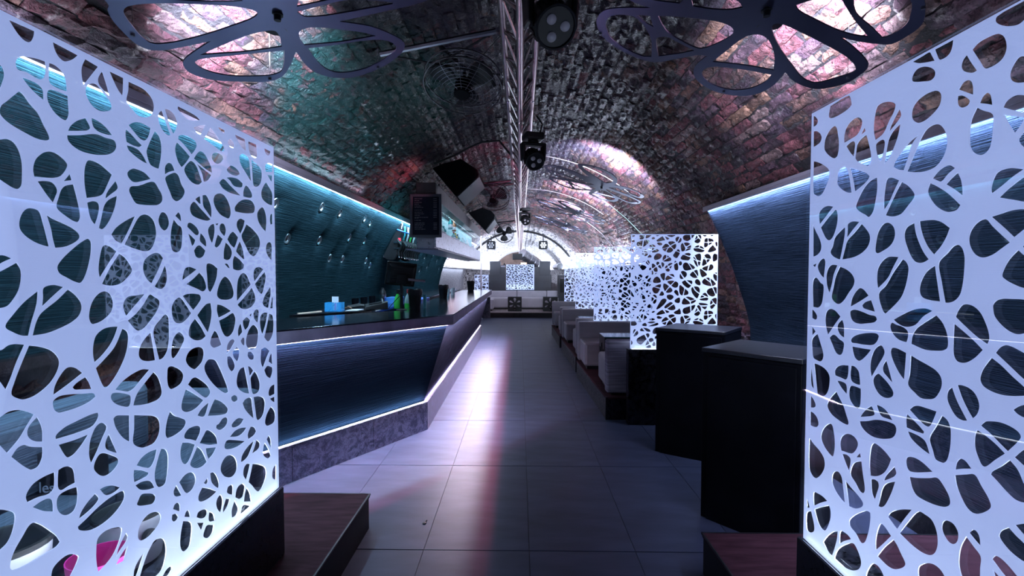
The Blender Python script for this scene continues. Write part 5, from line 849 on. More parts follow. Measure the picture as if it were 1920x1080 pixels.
def moving_head(label, c, yaw, tilt):
    """c: clamp point under the truss; base on top, yoke, head with three lenses"""
    t = thing('moving_head_light', label, 'stage light', c, 'moving head stage lights'); t.rotation_euler = (0, 0, yaw)
    def bd(m, nm, mats, sm=True, bv=0, parent=None):
        me = m.mesh(nm, mats, (0, 0, 0), sm); o = bpy.data.objects.new(nm, me); COL.objects.link(o); o.parent = parent or t
        if sm: autosmooth(o)
        if bv:
            d = o.modifiers.new('bevel', 'BEVEL'); d.width = bv; d.segments = 2; d.limit_method = 'ANGLE'
        return o
    m = MB(); m.box(-.085, .085, -.07, .07, -.065, -.005); bd(m, 'base', BLACK, False, .015)
    m = MB(); m.lathe([(.05, -.09), (.05, -.065)], (0, 0, 0), 16)
    for s in (-1, 1): m.hexa([(s * .078, -.035, -.245), (s * .105, -.035, -.245), (s * .105, .035, -.245), (s * .078, .035, -.245)], [(s * .078, -.045, -.09), (s * .11, -.045, -.09), (s * .11, .045, -.09), (s * .078, .045, -.09)])
    m.box(-.11, .11, -.045, .045, -.115, -.088); bd(m, 'yoke', BLACK, False, .012)
    m = MB(); ax = Vector((0, math.sin(tilt) * -1, -math.cos(tilt))); o0 = Vector((0, 0, -.215))
    m.lathe([(.045, -.085), (.07, -.06), (.074, 0), (.078, .05), (.082, .055), (.082, .075), (.074, .078), (.072, .070)], o0, 24, 0, ax)
    hd = bd(m, 'head', BLACK)
    u = ax.orthogonal().normalized(); v = ax.cross(u)
    m = MB()
    for k in range(16):
        a = 2 * PI * k / 16; p = o0 + (u * math.cos(a) + v * math.sin(a)) * .079 + ax * .01; m.tube([p - ax * .03, p + ax * .03], .006, 4)
    bd(m, 'cooling_fins', BLACK, False, 0, hd)
    for k in range(3):
        a = 2 * PI * k / 3 + .4; p = o0 + (u * math.cos(a) + v * math.sin(a)) * .036 + ax * .070
        m = MB(); m.lathe([(.019, 0), (.019, .005), (.012, .010), (.002, .011)], p, 14, 0, ax); bd(m, 'lens', pmat('frosted_lens', (.30, .28, .31), .35, noise=.05), True, 0, hd)
    m = MB(); m.tube([(.06, .0, -.006), (.085, 0, .08), (.03, 0, .150)], .008, 6); bd(m, 'clamp', BLACKM, False)
    return t
moving_head('black moving head light on the truss, at the top edge, nearest the camera', (.118, 1.93, 2.772), .35, .85)
moving_head('black moving head light on the truss, second from the camera', (.112, 4.2, 2.772), .3, .95)
moving_head('small distant black moving head light on the truss, third from the camera', (.092, 8.95, 2.760), .3, .95)
m = MB(); m.box(-.38, .12, 24.2, 24.6, 2.20, 2.50); jb = thing('junction_box', 'black box hanging under the far end of the truss', 'box', (-.13, 24.4, 2.2)); m.build('box', BLACK, jb, bevel=.02)
for y in (24.3, 24.5): m = MB(); m.tube([(0, y, 2.49), (0, y, 2.763)], .012, 6); m.build('hanger', BLACKM, jb)

# ================================================================== FANS
def wall_fan(label, c, nrm, R, pipe, lit=False):
    t = thing('cage_fan', label, 'fan', c, 'caged fans on the vault'); n = Vector(nrm).normalized(); u = n.cross(Vector((0, 1, 0))).normalized() if abs(n.y) < .9 else Vector((1, 0, 0)); v = n.cross(u); c = Vector(c)
    P = lambda r, a, h: c + (u * math.cos(a) + v * math.sin(a)) * r + n * h
    m = MB()
    for h in (-.03, .03): m.tube([P(R, 2 * PI * k / 40, h) for k in range(40)], .005, 6, closed=True)
    m.build('cage_rim', BLACKM, t)
    m = MB()
    for side in (-1, 1):
        for q in range(1, 11):
            r = R * q / 11; h = side * (.03 + .055 * math.sqrt(max(0, 1 - (r / R) ** 2)))
            m.tube([P(r, 2 * PI * k / 32, h) for k in range(32)], .0012, 3, closed=True)
        for k in range(12):
            a = 2 * PI * k / 12; m.tube([P(R * w, a, side * (.03 + .055 * math.sqrt(max(0, 1 - w * w)))) for w in (.12, .4, .7, .9, 1)], .0016, 3)
    o = m.build('cage_wire', WIRED if not lit else BLACKM, t); o['kind'] = 'stuff'
    for k in range(3):
        m = MB(); a0 = 2 * PI * k / 3 + .5; N_ = 7; Pg = []
        for i in range(N_):
            r = R * (.16 + .70 * i / (N_ - 1)); wd_ = .30 + .34 * math.sin(PI * (i + .4) / N_)
            Pg.append([P(r, a0 + wd_ * (j / 4 - .5) * 2, (j / 4 - .5) * -.05) for j in range(5)])
        m.grid(Pg); o = m.build('blade', BLACK, t, smooth=True); md = o.modifiers.new('thick', 'SOLIDIFY'); md.thickness = .003
    m = MB(); m.lathe([(.045, .09), (.05, .085), (.05, .0), (.03, -.03)], c, 16, 0, n); m.build('motor', BLACKMATT, t, smooth=True)
    m = MB(); m.tube([c - n * .03, c - n * .12, Vector(pipe[1]) * .5 + Vector(pipe[0]) * .5], .012, 8); m.build('bracket', BLACKM, t); m = MB(); m.tube([P(R, 0, 0), P(R, 0, 0) + Vector((0, 0, .06)), Vector(pipe[0])], .006, 6); m.build('bracket', BLACKM, t); m = MB(); m.tube([P(R, PI, 0), P(R, PI, 0) + Vector((0, 0, .06)), Vector(pipe[1])], .006, 6); m.build('bracket', BLACKM, t)
    m = MB(); m.tube(pipe, .016, 8); m.build('support_pipe', STEELD if not lit else BLACKM, t, smooth=True)
    m = MB(); m.tube([c - n * .03 + u * .02, c - n * .1 + u * .06 + v * .05, Vector(pipe[1]) + Vector((.02, 0, -.03))], .004, 6); m.build('cable', CABLE, t); return t
wall_fan('black caged fan on a steel pipe left of the truss, nearest the camera', (-.35, 3.02, 2.74), (-.05, -.37, -.93), .24, [(-.82, 2.88, 2.86), (-.13, 2.72, 2.91)])
wall_fan('caged fan between the hanging loudspeakers and the truss', (-.385, 7.0, 2.66), (-.05, -.63, -.78), .235, [(-.85, 7.08, 2.84), (-.13, 7.08, 2.90)])
wall_fan('farthest caged fan, dark against the bright back of the vault', (-.385, 11.85, 2.53), (-.0, -.97, -.25), .235, [(-1.0, 11.95, 2.74), (-.13, 11.95, 2.84)], True)

# ================================================================== LOUDSPEAKERS
def speaker(label, poly, y, d, handle):
    c = (sum(p[0] for p in poly) / len(poly), y + d / 2, min(p[1] for p in poly)); t = thing('hanging_loudspeaker', label, 'loudspeaker', c, 'hanging loudspeakers')
    m = MB(); m.prism([(x, y, z) for x, z in poly], (0.03, d, -.04)); m.build('cabinet', BLACKMATT, t, bevel=.012)
    a, b = Vector((poly[-1][0], y, poly[-1][1])), Vector((poly[-2][0], y, poly[-2][1])); e = (b - a); nn = Vector((e.z, 0, -e.x)).normalized(); nn = nn if nn.z < 0 else -nn
    m = MB(); o0 = a + Vector((0, .02, 0)) + nn * .002; q = [o0 + e * .03, o0 + e * .97, o0 + e * .97 + Vector((.03, d - .04, -.04)), o0 + e * .03 + Vector((.03, d - .04, -.04))]
    m.hexa(q, [p + nn * .014 for p in q]); m.build('grille', GRILLE, t, bevel=.004)
    m = MB(); o1 = a + e * .55 + nn * .018 + Vector((0, .06, 0)); m.hexa([o1, o1 + e * .10, o1 + e * .10 + Vector((0, .03, 0)), o1 + Vector((0, .03, 0))], [p + nn * .003 for p in (o1, o1 + e * .10, o1 + e * .10 + Vector((0, .03, 0)), o1 + Vector((0, .03, 0)))]); m.build('badge', CHROME, t)
    hx, hz = handle; m = MB()
    for k in (-1, 1): m.lathe([(.03, 0), (.03, .004), (.022, .004), (.02, -.012)], (hx + k * .055, y - .001, hz - k * .035), 16, 0, (0, -1, 0))
    m.build('handle_cups', BLACKMATT, t, smooth=True)
    m = MB(); top = max(poly, key=lambda p: p[1]); zc = VZ + math.sqrt(RB ** 2 - poly[0][0] ** 2)
    m.tube([(poly[0][0] + .06, y + d * .4, poly[0][1] - .02), (poly[0][0] + .06, y + d * .4, zc + .02)], .012, 8); m.build('bracket', BLACKM, t); m = MB(); m.tube([(top[0], y + d * .4, top[1] - .03), (top[0], y + d * .4, VZ + math.sqrt(RB ** 2 - top[0] ** 2))], .012, 8); m.build('bracket', BLACKM, t); return t
speaker('large black loudspeaker hanging above the menu board, nearest the camera', [(-1.083, 2.859), (-.96, 2.915), (-.729, 2.975), (-.523, 2.839), (-.506, 2.774), (-.792, 2.513)], 6.0, .62, (-.80, 2.79))
speaker('smaller looking black loudspeaker hanging behind the nearer one', [(-1.099, 2.839), (-.806, 2.942), (-.617, 2.88), (-.533, 2.787), (-.545, 2.713), (-.743, 2.462)], 10.3, .55, (-.77, 2.76))

# ================================================================== OVERHEAD BOTTLE CABINET AND MENU
X0, X1, Y0, Y1 = -1.325, -1.075, 6.2, 13.2
cb = thing('bottle_cabinet', 'long metal cabinet with lit glass front hanging over the bar', 'cabinet', (-1.2, 9.7, 1.887))
m = MB(); m.box(X0, X1, Y0, Y1, 2.514, 2.72); m.build('upper_band', BANDM, cb, bevel=.004)
for a, b in ((6.2, 8.55), (8.56, 10.6), (10.61, 11.9), (11.91, 13.2)):
    m = MB(); m.box(X1 - .02, X1, a, b, 1.90, 2.135); m.build('lower_panel', CABLOW, cb, bevel=.003)
m = MB(); m.box(X0, X1 - .022, Y0, Y1, 1.887, 2.125); m.build('carcass', CABMETAL, cb, bevel=.004)
m = MB(); m.box(X0 - .16, X1 + .01, Y0 + .1, Y1, 1.872, 1.886); m.build('bottom_board', TRIMM, cb)
m = MB(); m.box(X0, X0 + .012, Y0 + .01, Y1, 2.126, 2.514); m.build('lit_back', SHELFLIT, cb)
m = MB(); m.box(X0, X1, Y0, Y0 + .012, 2.126, 2.514); m.build('end_panel', BANDM, cb)
m = MB(); m.box(X1 - .006, X1, Y0 + .02, Y1, 2.126, 2.514); m.build('glass_pane', GLASS, cb)
m = MB(); m.box(X0 + .012, X1 - .01, Y0 + .02, Y1, 2.300, 2.308); m.build('glass_shelf', GLASS, cb)
for y in (8.0, 9.7, 11.5):
    m = MB(); m.box(X0 + .02, X1 - .012, y, y + .01, 2.128, 2.512); m.build('divider', GLASS, cb)
area('cabinet_light', (-1.20, 9.7, 2.505), (0, 0, -1), 6.8, .03, 20, (.72, .95, 1.0))
for y in (7.2, 12.6):
    m = MB(); m.tube([(-1.2, y, 2.72), (-1.2, y, VZ + math.sqrt(RB ** 2 - 1.44))], .012, 8); m.build('hanger_rod', BLACKM, cb)
def bottle(label, p, h, r, body, cap, grp):
    t = thing('bottle', label, 'bottle', p, grp); m = MB(); m.lathe([(r * .92, 0), (r, h * .03), (r, h * .55), (r * .85, h * .64), (r * .36, h * .76), (r * .32, h * .95)], p, 16); m.build('body', body, t, smooth=True)
    m = MB(); m.lathe([(r * .38, h * .90), (r * .38, h), (r * .3, h * 1.005)], p, 12); m.build('cap', cap, t, smooth=True)
    m = MB(); m.lathe([(r * 1.01, h * .16), (r * 1.02, h * .17), (r * 1.02, h * .42), (r * 1.01, h * .43)], p, 16); m.build('paper_label', WHITEP, t, smooth=True); return t
AMBER = pmat('amber_bottle', (.30, .14, .08), .2, noise=.1); TEALB = pmat('teal_bottle', (.03, .25, .27), .2, noise=.1); YELLOWB = pmat('yellow_bottle', (.65, .50, .05), .25, noise=.1); REDP = pmat('red_plastic', (.6, .03, .05), .35, noise=.1); GOLD = pmat('copper_foil', (.55, .32, .22), .3, .8, noise=.1)
CLEARB = pmat('pale_bottle', (.45, .6, .65), .15, noise=.1)
bl = [(6.75, AMBER, GOLD, .31, 'copper topped champagne bottle in the lit cabinet, nearest the menu board'), (7.35, CLEARB, WHITEP, .27, 'pale bottle with white cap in the lit cabinet, beside the champagne bottle'), (7.55, TEALB, TEALB, .24, 'teal bottle just behind the pale bottle in the lit cabinet'), (8.7, TEALB, REDP, .27, 'teal bottle with red cap in the middle of the lit cabinet'), (8.95, YELLOWB, YELLOWB, .22, 'yellow bottle in the lit cabinet'), (9.25, TEALB, BLACK, .26, 'dark teal bottle behind the yellow one in the lit cabinet'), (10.1, CLEARB, WHITEP, .25, 'clear bottle toward the far end of the lit cabinet'), (10.9, WHITEP, WHITEP, .2, 'white bottle at the far end of the lit cabinet')]
for y, b, c_, h, lb in bl: bottle(lb, (-1.19, y, 2.1265), h * .62 if h > .26 and False else min(h, .17) if True else h, .045, b, c_, 'bottles in the lit cabinet')
for y, b, c_, h, lb in [(6.62, CLEARB, WHITEP, .19, 'clear bottle on the upper glass shelf near the menu board'), (8.3, TEALB, BLACK, .19, 'dark teal bottle on the upper glass shelf'), (8.75, AMBER, GOLD, .19, 'amber bottle on the upper glass shelf')]:
    bottle(lb, (-1.19, y, 2.3085), h, .04, b, c_, 'bottles in the lit cabinet')
menu = thing('menu_board', 'dark framed menu board hung on the near end of the bottle cabinet', 'sign', (-1.19, 6.16, 2.02))
mx0, mx1, mz0, mz1 = -1.392, -.992, 2.018, 2.564
m = MB()
for b in ((mx0, mx0 + .032, mz0, mz1), (mx1 - .032, mx1, mz0, mz1), (mx0 + .032, mx1 - .032, mz0, mz0 + .032), (mx0 + .032, mx1 - .032, mz1 - .032, mz1)): m.box(b[0], b[1], 6.13, 6.17, b[2], b[3])
m.build('frame', pmat('grey_frame', (.05, .055, .08), .5, .3, noise=.1), menu, bevel=.004)
m = MB(); m.box(mx0 + .03, mx1 - .03, 6.15, 6.168, mz0 + .03, mz1 - .03); m.build('slate', pmat('menu_slate', (.006, .010, .022), .5, spec=.1, noise=.2), menu)
PRN = pmat('menu_print', (.085, .09, .12), .6, noise=.3); PRR = pmat('menu_print_red', (.30, .10, .12), .6, noise=.3)
rows = [(.0, .45, 1), (.035, .30, 1), (.07, .42, 1), (.1, .25, 1), (.135, .40, 1), (.16, .5, 1), (.21, .42, 1), (.25, .48, 1), (.28, .55, 1), (.31, .30, 1), (.345, .78, 1), (.36, .22, 0), (.40, .36, 0), (.45, .58, 1), (.475, .6, 1), (.505, .52, 1), (.535, .45, 1), (.565, .62, 1)]
m = MB(); z0_ = mz1 - .055
for dz, w, pr in rows:
    z = z0_ - dz * .68; x = mx0 + .055; e = x + w * .22
    while x < e:
        l_ = rng.uniform(.012, .04); m.box(x, min(e, x + l_), 6.1485, 6.1505, z - .006, z + .002); x += l_ + .006
    if pr: m.box(mx1 - .105, mx1 - .06, 6.1485, 6.1505, z - .006, z + .002)
o = m.build('printed_lines', PRN, menu); o['kind'] = 'stuff'
m = MB(); m.box(-1.32, -1.07, 6.172, 6.198, 2.2, 2.35); m.build('mounting_block', BLACKM, menu)
# ================================================================== DRINK DISPENSER ON THE PADDED WALL
dp = thing('drink_dispenser', 'black half-round drink dispensing rack with rows of pouring spouts on the padded wall', 'dispenser', (-1.9, 7.6, 1.74))
y = 7.4; pts = [(-2.09, 1.90), (-2.065, 2.07), (-1.985, 2.25), (-1.88, 2.325), (-1.79, 2.325), (-1.82, 2.15), (-1.87, 1.95), (-1.92, 1.78), (-2.02, 1.765), (-2.085, 1.82)]
sm = smooth_loop(pts, 4, 90); m = MB(); m.prism([(p[0], y, p[1]) for p in sm], (0, .05, 0)); m.build('side_plate', BLACK, dp, bevel=.006)
m = MB(); m.prism([(p[0], y + .99, p[1]) for p in sm], (0, .05, 0)); m.build('side_plate', BLACK, dp, bevel=.006)
m = MB(); m.tube([(p[0] - .004, y - .004, p[1]) for p in sm[2:19]], .006, 6); m.build('painted_edge_light', pmat('pale_edge', (.7, .75, .8), .3, noise=.05), dp)  # pale bead paints the light caught along the plate's edge
m = MB(); m.box(-2.0, -1.90, y + .05, y + .99, 1.85, 2.26); m.build('back_box', BLACKM, dp, bevel=.01)
m = MB(); m.box(-1.93, -1.80, y - .02, y + 1.02, 2.02, 2.05); m.build('rail', CHROME, dp); m = MB(); m.box(-1.93, -1.83, y - .01, y + 1.02, 1.93, 1.955); m.build('rail', CHROME, dp)
for r_, (xx, zz_) in enumerate([(-1.86, 2.02), (-1.79, 2.00)]):
    for k in range(8):
        yy = y - .05 + .14 * k + .05 * r_; m = MB(); m.tube([(xx, yy, zz_ + .05), (xx + .03, yy, zz_ + .01), (xx + .055, yy - .005, zz_ - .03), (xx + .045, yy - .01, zz_ - .09), (xx + .015, yy - .015, zz_ - .13), (xx + .025, yy - .02, zz_ - .20)], [.016, .017, .016, .014, .012, .010], 8)
        s = m.build('spout', BLACK, dp, smooth=True)
        m = MB(); m.lathe([(.011, 0), (.013, .02), (.010, .026)], (xx + .025, yy - .02, zz_ - .225), 8); m.build('spout_tip', CHROME, s, smooth=True)
        m = MB(); m.lathe([(.018, -.012), (.02, 0), (.018, .012)], (xx + .058, yy - .012, zz_ - .035), 8, 0, (1, -.6, 0)); m.build('spout_collar', CHROME, s, smooth=True)
bcols = [BLACK, TEALB, BLACK, CLEARB, BLACK, GREENP, BLACK, CLEARB]
for k in range(8):
    yy = y + .10 + .11 * k; m = MB(); m.lathe([(.036, .22), (.038, .20), (.038, .08), (.018, .03), (.014, 0)], (-1.83, yy, 2.075), 12); m.build('upturned_bottle', bcols[k], dp, smooth=True)
m = MB(); m.tube([(-1.90, y - .02, 2.24), (-1.80, y - .03, 2.20), (-1.72, y + .1, 2.17)], .010, 8); m.build('blue_hose', pmat('blue_hose', (.03, .15, .55), .4, noise=.1), dp, smooth=True)
m = MB(); m.box(-1.855, -1.815, y - .035, y - .015, 2.05, 2.10); m.build('red_tag', REDP, dp)
m = MB(); m.box(-2.14, -2.08, y - .02, y + .05, 1.80, 1.89); m.build('wall_bracket', CHROME, dp, bevel=.004)

# ================================================================== THINGS ON THE BAR
Zt = ZT
pos = thing('till_screen', 'black touch screen till seen from behind, on a pole on the bar counter', 'till', (-1.33, 5.40, Zt))
P = Vector((-1.325, 5.40, 0))
m = MB(); m.lathe([(.06, 0), (.06, .006), (.02, .012), (.016, .02)], P + Vector((0, 0, Zt)), 16); m.tube([P + Vector((0, 0, Zt + .01)), P + Vector((0, .0, Zt + .34))], .0165, 10); m.build('pole', BLACKM, pos, smooth=True)
mc = P + Vector((-.01, .02, Zt + .40)); ux = Vector((.88, .36, -.10)).normalized(); nn_ = Vector((.30, -.88, -.28)).normalized(); uz = ux.cross(nn_).normalized(); uz = uz if uz.z > 0 else -uz; nn_ = ux.cross(uz)
nn_ = nn_ if nn_.y < 0 else -nn_
def q8(w, h, d0, d1, k=1.0): return [mc + ux * (a * w) + uz * (b * h) + nn_ * d0 for a, b in ((-1, -1), (1, -1), (1, 1), (-1, 1))], [mc + ux * (a * w * k) + uz * (b * h * k) + nn_ * d1 for a, b in ((-1, -1), (1, -1), (1, 1), (-1, 1))]
m = MB(); m.hexa(*q8(.165, .135, -.025, .01)); m.hexa(*q8(.15, .12, .01, .045, .8)); m.build('monitor', BLACK, pos, bevel=.008)
m = MB()
for k in range(5): m.hexa(*[[p + uz * (.03 * (k - 2)) for p in s] for s in q8(.09, .004, .045, .05)])
m.build('vent_ribs', BLACKM, pos)
m = MB(); a = mc + ux * .10 + nn_ * .07 - uz * .02; m.hexa([a + ux * x_ + nn_ * d_ - uz * .012 for x_, d_ in ((-.03, 0), (.16, 0), (.16, .05), (-.03, .05))], [a + ux * x_ + nn_ * d_ + uz * .004 for x_, d_ in ((-.03, 0), (.16, 0), (.16, .05), (-.03, .05))]); m.build('card_slot', TRIMM, pos, bevel=.003)
m = MB(); m.hexa([mc + ux * x_ + nn_ * d_ - uz * .09 for x_, d_ in ((-.05, .02), (.06, .02), (.06, .09), (-.05, .09))], [mc + ux * x_ + nn_ * d_ + uz * .01 for x_, d_ in ((-.05, .02), (.06, .02), (.06, .09), (-.05, .09))]); m.build('mount', BLACK, pos, bevel=.006)
m = MB(); m.tube([P + Vector((.01, -.02, Zt + .30)), P + Vector((.03, -.04, Zt + .2)), P + Vector((-.10, -.02, Zt + .07)), P + Vector((-.16, .02, Zt + .005))], .004, 6); m.build('cable', CABLE, pos)
def bucket(label, x, y, r, h):
    t = thing('bar_bucket', label, 'bucket', (x, y, Zt), 'black bar buckets'); m = MB(); m.lathe([(r * .78, 0), (r * .8, .004), (r, h * .9), (r * .97, h * .9), (r * .76, .01)], (x, y, Zt), 20); m.build('pail', BLACK, t, smooth=True)
    m = MB(); n = 24; ring = []
    for j in range(n):
        a = 2 * PI * j / n; w = 1 + .05 * math.sin(5 * a) + .03 * math.sin(9 * a + 1); ring.append((a, w))
    vs = []; fs = []
    for rr, hh in ((.97, .70), (1.05, .78), (1.07, .93), (1.02, 1.0), (.90, .93)):
        for a, w in ring: vs.append((x + r * rr * w * math.cos(a), y + r * rr * w * math.sin(a), Zt + h * hh + .008 * math.sin(4 * a + rr * 9)))
    for i in range(4): fs += [(i * n + j, i * n + (j + 1) % n, (i + 1) * n + (j + 1) % n, (i + 1) * n + j) for j in range(n)]
    m.add(vs, fs); m.build('bin_liner', BLACKM, t, smooth=True); return t
bucket('black bucket with bin liner on the bar counter, nearest the camera, beside the till screen', -1.215, 5.58, .078, .225)
bucket('black bucket with bin liner half way along the bar counter', -1.235, 7.78, .078, .215)
bucket('black bucket lit cyan at its sides, at the far end of the bar counter', -1.12, 11.0, .085, .22)
def spray(label, x, y, body, low=None):
    t = thing('spray_bottle', label, 'bottle', (x, y, Zt), 'spray bottles'); p = (x, y, Zt)
    m = MB(); m.lathe([(.040, 0), (.043, .006), (.043, .085), (.030, .135), (.015, .165), (.015, .175)], p, 16); b = m.build('body', body, t, smooth=True)
    if low: m = MB(); m.lathe([(.0435, .002), (.044, .01), (.044, .05), (.0435, .055)], p, 16); m.build('coloured_base', low, t, smooth=True)
    m = MB(); m.lathe([(.018, .172), (.018, .19), (.012, .195)], p, 12); m.box(x - .015, x + .055, y - .012, y + .012, Zt + .192, Zt + .222); m.hexa([(x + .035, y - .006, Zt + .15), (x + .045, y - .006, Zt + .15), (x + .045, y + .006, Zt + .15), (x + .035, y + .006, Zt + .15)], [(x + .02, y - .006, Zt + .194), (x + .04, y - .006, Zt + .194), (x + .04, y + .006, Zt + .194), (x + .02, y + .006, Zt + .194)])
    m.build('trigger_head', BLACK if low is None else REDP, t, bevel=.004); return t
spray('bright green spray bottle with black trigger, left of the till pole', -1.425, 5.62, GREENP)
spray('clear spray bottle with red trigger and green base, right of the till pole', -1.325, 5.72, CLEARB, GREENP)
def tumbler(name, label, p, r, h, mat, grp, cat='glass'):
    m = MB(); m.lathe([(r * .85, 0), (r * .86, .004), (r, h), (r * .93, h), (r * .8, .008), (.002, .008)], p, 16); return single(m, name, label, cat, mat, p, grp, True)
tumbler('drinking_glass', 'tall cyan lit glass beside the nearest black bucket', (-1.115, 5.66, Zt), .022, .16, pmat('cyan_acrylic', (.12, .55, .62), .15, noise=.1), None)
for k, (xx, yy, lb) in enumerate([(-2.0, 5.85, 'black tumbler on the back worktop, leftmost of the row of three'), (-1.98, 6.12, 'black tumbler on the back worktop, middle of the row of three'), (-1.96, 6.40, 'black tumbler on the back worktop, rightmost of the row of three')]):
    tumbler('black_tumbler', lb, (xx, yy, 1.1105), .045, .15, LACQ, 'black tumblers behind the bar', 'cup')
t = thing('cocktail_shaker', 'tall black and chrome shaker behind the row of black tumblers', 'shaker', (-1.98, 6.95, 1.1105)); m = MB(); m.lathe([(.042, 0), (.05, .12), (.048, .15)], (-1.98, 6.95, 1.1105), 18); m.build('beaker', CHROME, t, smooth=True); m = MB(); m.lathe([(.048, .145), (.04, .19), (.022, .215), (.02, .24)], (-1.98, 6.95, 1.1105), 18); m.build('cap', BLACK, t, smooth=True)
# worktop inset at counter level by the near wing: tray with the organiser
tr = MB(); tr.prism([(-2.22, 4.62, Zt + .0), (-1.72, 5.12, Zt + .0), (-1.62, 5.35, Zt), (-1.62, 5.72, Zt), (-2.22, 5.72, Zt)], (0, 0, .008)); 
tray = single(tr, 'rubber_bar_tray', 'flat dark tray on the counter behind the bar, under the blue organiser', 'tray', LACQ, (-1.9, 5.3, Zt), bevel=.002)
m = MB(); m.prism([(-2.22, 4.62, 1.111), (-1.78, 5.12, 1.111), (-1.76, 5.72, 1.111), (-2.22, 5.72, 1.111)], (0, 0, Zt - 1.1115)); m.build('support', BLACK, bench)
Zs = Zt + .0085
og = thing('desk_organiser', 'blue translucent organiser box holding a white card and pink pen', 'organiser', (-1.96, 5.10, Zs)); BLUEA = pmat('blue_acrylic', (.05, .42, .80), .12, spec=.6, noise=.1)
bx, by, w, d, h = -1.965, 5.10, .175, .10, .095; m = MB()
for b in ((bx - w / 2, bx + w / 2, by - d / 2, by - d / 2 + .003), (bx - w / 2, bx + w / 2, by + d / 2 - .003, by + d / 2), (bx - w / 2, bx - w / 2 + .003, by - d / 2, by + d / 2), (bx + w / 2 - .003, bx + w / 2, by - d / 2, by + d / 2), (bx - .02, bx - .017, by - d / 2, by + d / 2), (bx + .045, bx + .048, by - d / 2, by + d / 2)): m.box(*b, Zs, Zs + h)
m.box(bx - w / 2, bx + w / 2, by - d / 2, by + d / 2, Zs, Zs + .003)
BLG = bpy.data.materials.new('blue_clear_acrylic'); BLG.use_nodes = True; nt_ = BLG.node_tree; pb_ = nt_.nodes['Principled BSDF']; pb_.inputs['Base Color'].default_value = (.06, .45, .85, 1); pb_.inputs['Roughness'].default_value = .15; pb_.inputs['Alpha'].default_value = .42
pb_.inputs['Emission Color'].default_value = (.02, .25, .6, 1); pb_.inputs['Emission Strength'].default_value = 0.0
m.build('box', BLG, og)
m = MB(); m.box(bx - .035, bx + .035, by + .018, by + .022, Zs + .01, Zs + .155)
single(m, 'white_card', 'white card standing in the blue organiser box', 'card', WHITEP, (bx, by + .02, Zs + .01))
m = MB(); m.tube([(bx + .012, by - .02, Zs + .005), (bx + .014, by - .015, Zs + .085)], .009, 8); single(m, 'pink_pen', 'short pink highlighter in the blue organiser box', 'pen', PINKP, (bx + .012, by - .02, Zs + .005), smooth=True)
m = MB(); m.tube([(bx - .06, by, Zs + .005), (bx + .01, by + .005, Zs + .09)], .004, 6); single(m, 'thin_pen', 'thin dark pen leaning in the blue organiser box', 'pen', BLACK, (bx - .06, by, Zs + .005))
m = MB(); m.hexa([(-2.20, 4.74, Zs), (-2.185, 4.735, Zs), (-2.06, 5.0, Zs), (-2.075, 5.005, Zs)], [(-2.20, 4.74, Zs + .012), (-2.185, 4.735, Zs + .012), (-2.06, 5.0, Zs + .012), (-2.075, 5.005, Zs + .012)]); single(m, 'wooden_stick', 'pale wooden stick lying left of the blue organiser box', 'stick', pmat('pale_wood', (.65, .5, .4), .6, noise=.2), (-2.13, 4.87, Zs))
m = MB(); m.hexa([(-1.86, 5.13, Zs), (-1.74, 5.17, Zs), (-1.72, 5.34, Zs), (-1.85, 5.32, Zs)], [(-1.86, 5.13, Zs + .006), (-1.74, 5.17, Zs + .006), (-1.72, 5.34, Zs + .006), (-1.85, 5.32, Zs + .006)]); single(m, 'paper_pad', 'white paper pad right of the blue organiser box', 'paper', WHITEP, (-1.79, 5.24, Zs))
for k, (a, b, c_, mt, lb) in enumerate([((-1.92, 5.42), (-1.70, 5.50), .016, BLACK, 'black corkscrew handle lying behind the white paper pad'), ((-1.95, 5.36), (-1.86, 5.33), .011, GOLD, 'brass bottle opener behind the blue organiser box'), ((-1.98, 5.52), (-1.75, 5.62), .018, BLACK, 'black bar torch with pink tip, behind the corkscrew')]):
    m = MB(); z = Zs + c_; m.tube([(a[0], a[1], z), ((a[0] + b[0]) / 2, (a[1] + b[1]) / 2 + .012, z + .015), (b[0], b[1], z)], [c_ * .8, c_, c_ * .5], 8)
    single(m, ['corkscrew', 'bottle_opener', 'torch'][k], lb, 'bar tool', mt, ((a[0] + b[0]) / 2, (a[1] + b[1]) / 2, Zs), smooth=True)
t = thing('receipt_printer', 'black sloping receipt printer on the bar, left of the green spray bottle', 'printer', (-1.55, 5.32, Zt + .008)); m = MB(); z = Zt + .0085
m.hexa([(-1.70, 5.24, z), (-1.46, 5.34, z), (-1.53, 5.56, z), (-1.77, 5.46, z)], [(-1.69, 5.26, z + .04), (-1.47, 5.36, z + .085), (-1.53, 5.55, z + .085), (-1.76, 5.45, z + .055)]); m.build('body', BLACK, t, bevel=.008)
m = MB(); m.hexa([(-1.66, 5.29, z + .052), (-1.53, 5.345, z + .079), (-1.57, 5.47, z + .082), (-1.70, 5.42, z + .056)], [(-1.66, 5.29, z + .058), (-1.53, 5.345, z + .084), (-1.57, 5.47, z + .087), (-1.70, 5.42, z + .062)]); m.build('lid', LACQ, t, bevel=.003)
m = MB(); m.lathe([(.006, 0), (.004, .004)], (-1.485, 5.40, z + .0855), 8); m.build('yellow_key', YELLOWB, t)
t = thing('bar_sink_tap', 'small chrome tap behind the bar, between the two nearer black buckets', 'tap', (-1.48, 6.6, 1.03)); m = MB(); m.lathe([(.03, 0), (.03, .02), (.014, .03), (.014, .16)], (-1.48, 6.6, 1.03), 12); m.tube([(-1.48, 6.6, 1.18), (-1.47, 6.55, 1.24), (-1.46, 6.45, 1.24), (-1.46, 6.41, 1.19)], .010, 8); m.build('spout', CHROME, t, smooth=True); m = MB(); m.tube([(-1.48, 6.6, 1.19), (-1.42, 6.63, 1.23)], .006, 6); m.build('lever', CHROME, t)
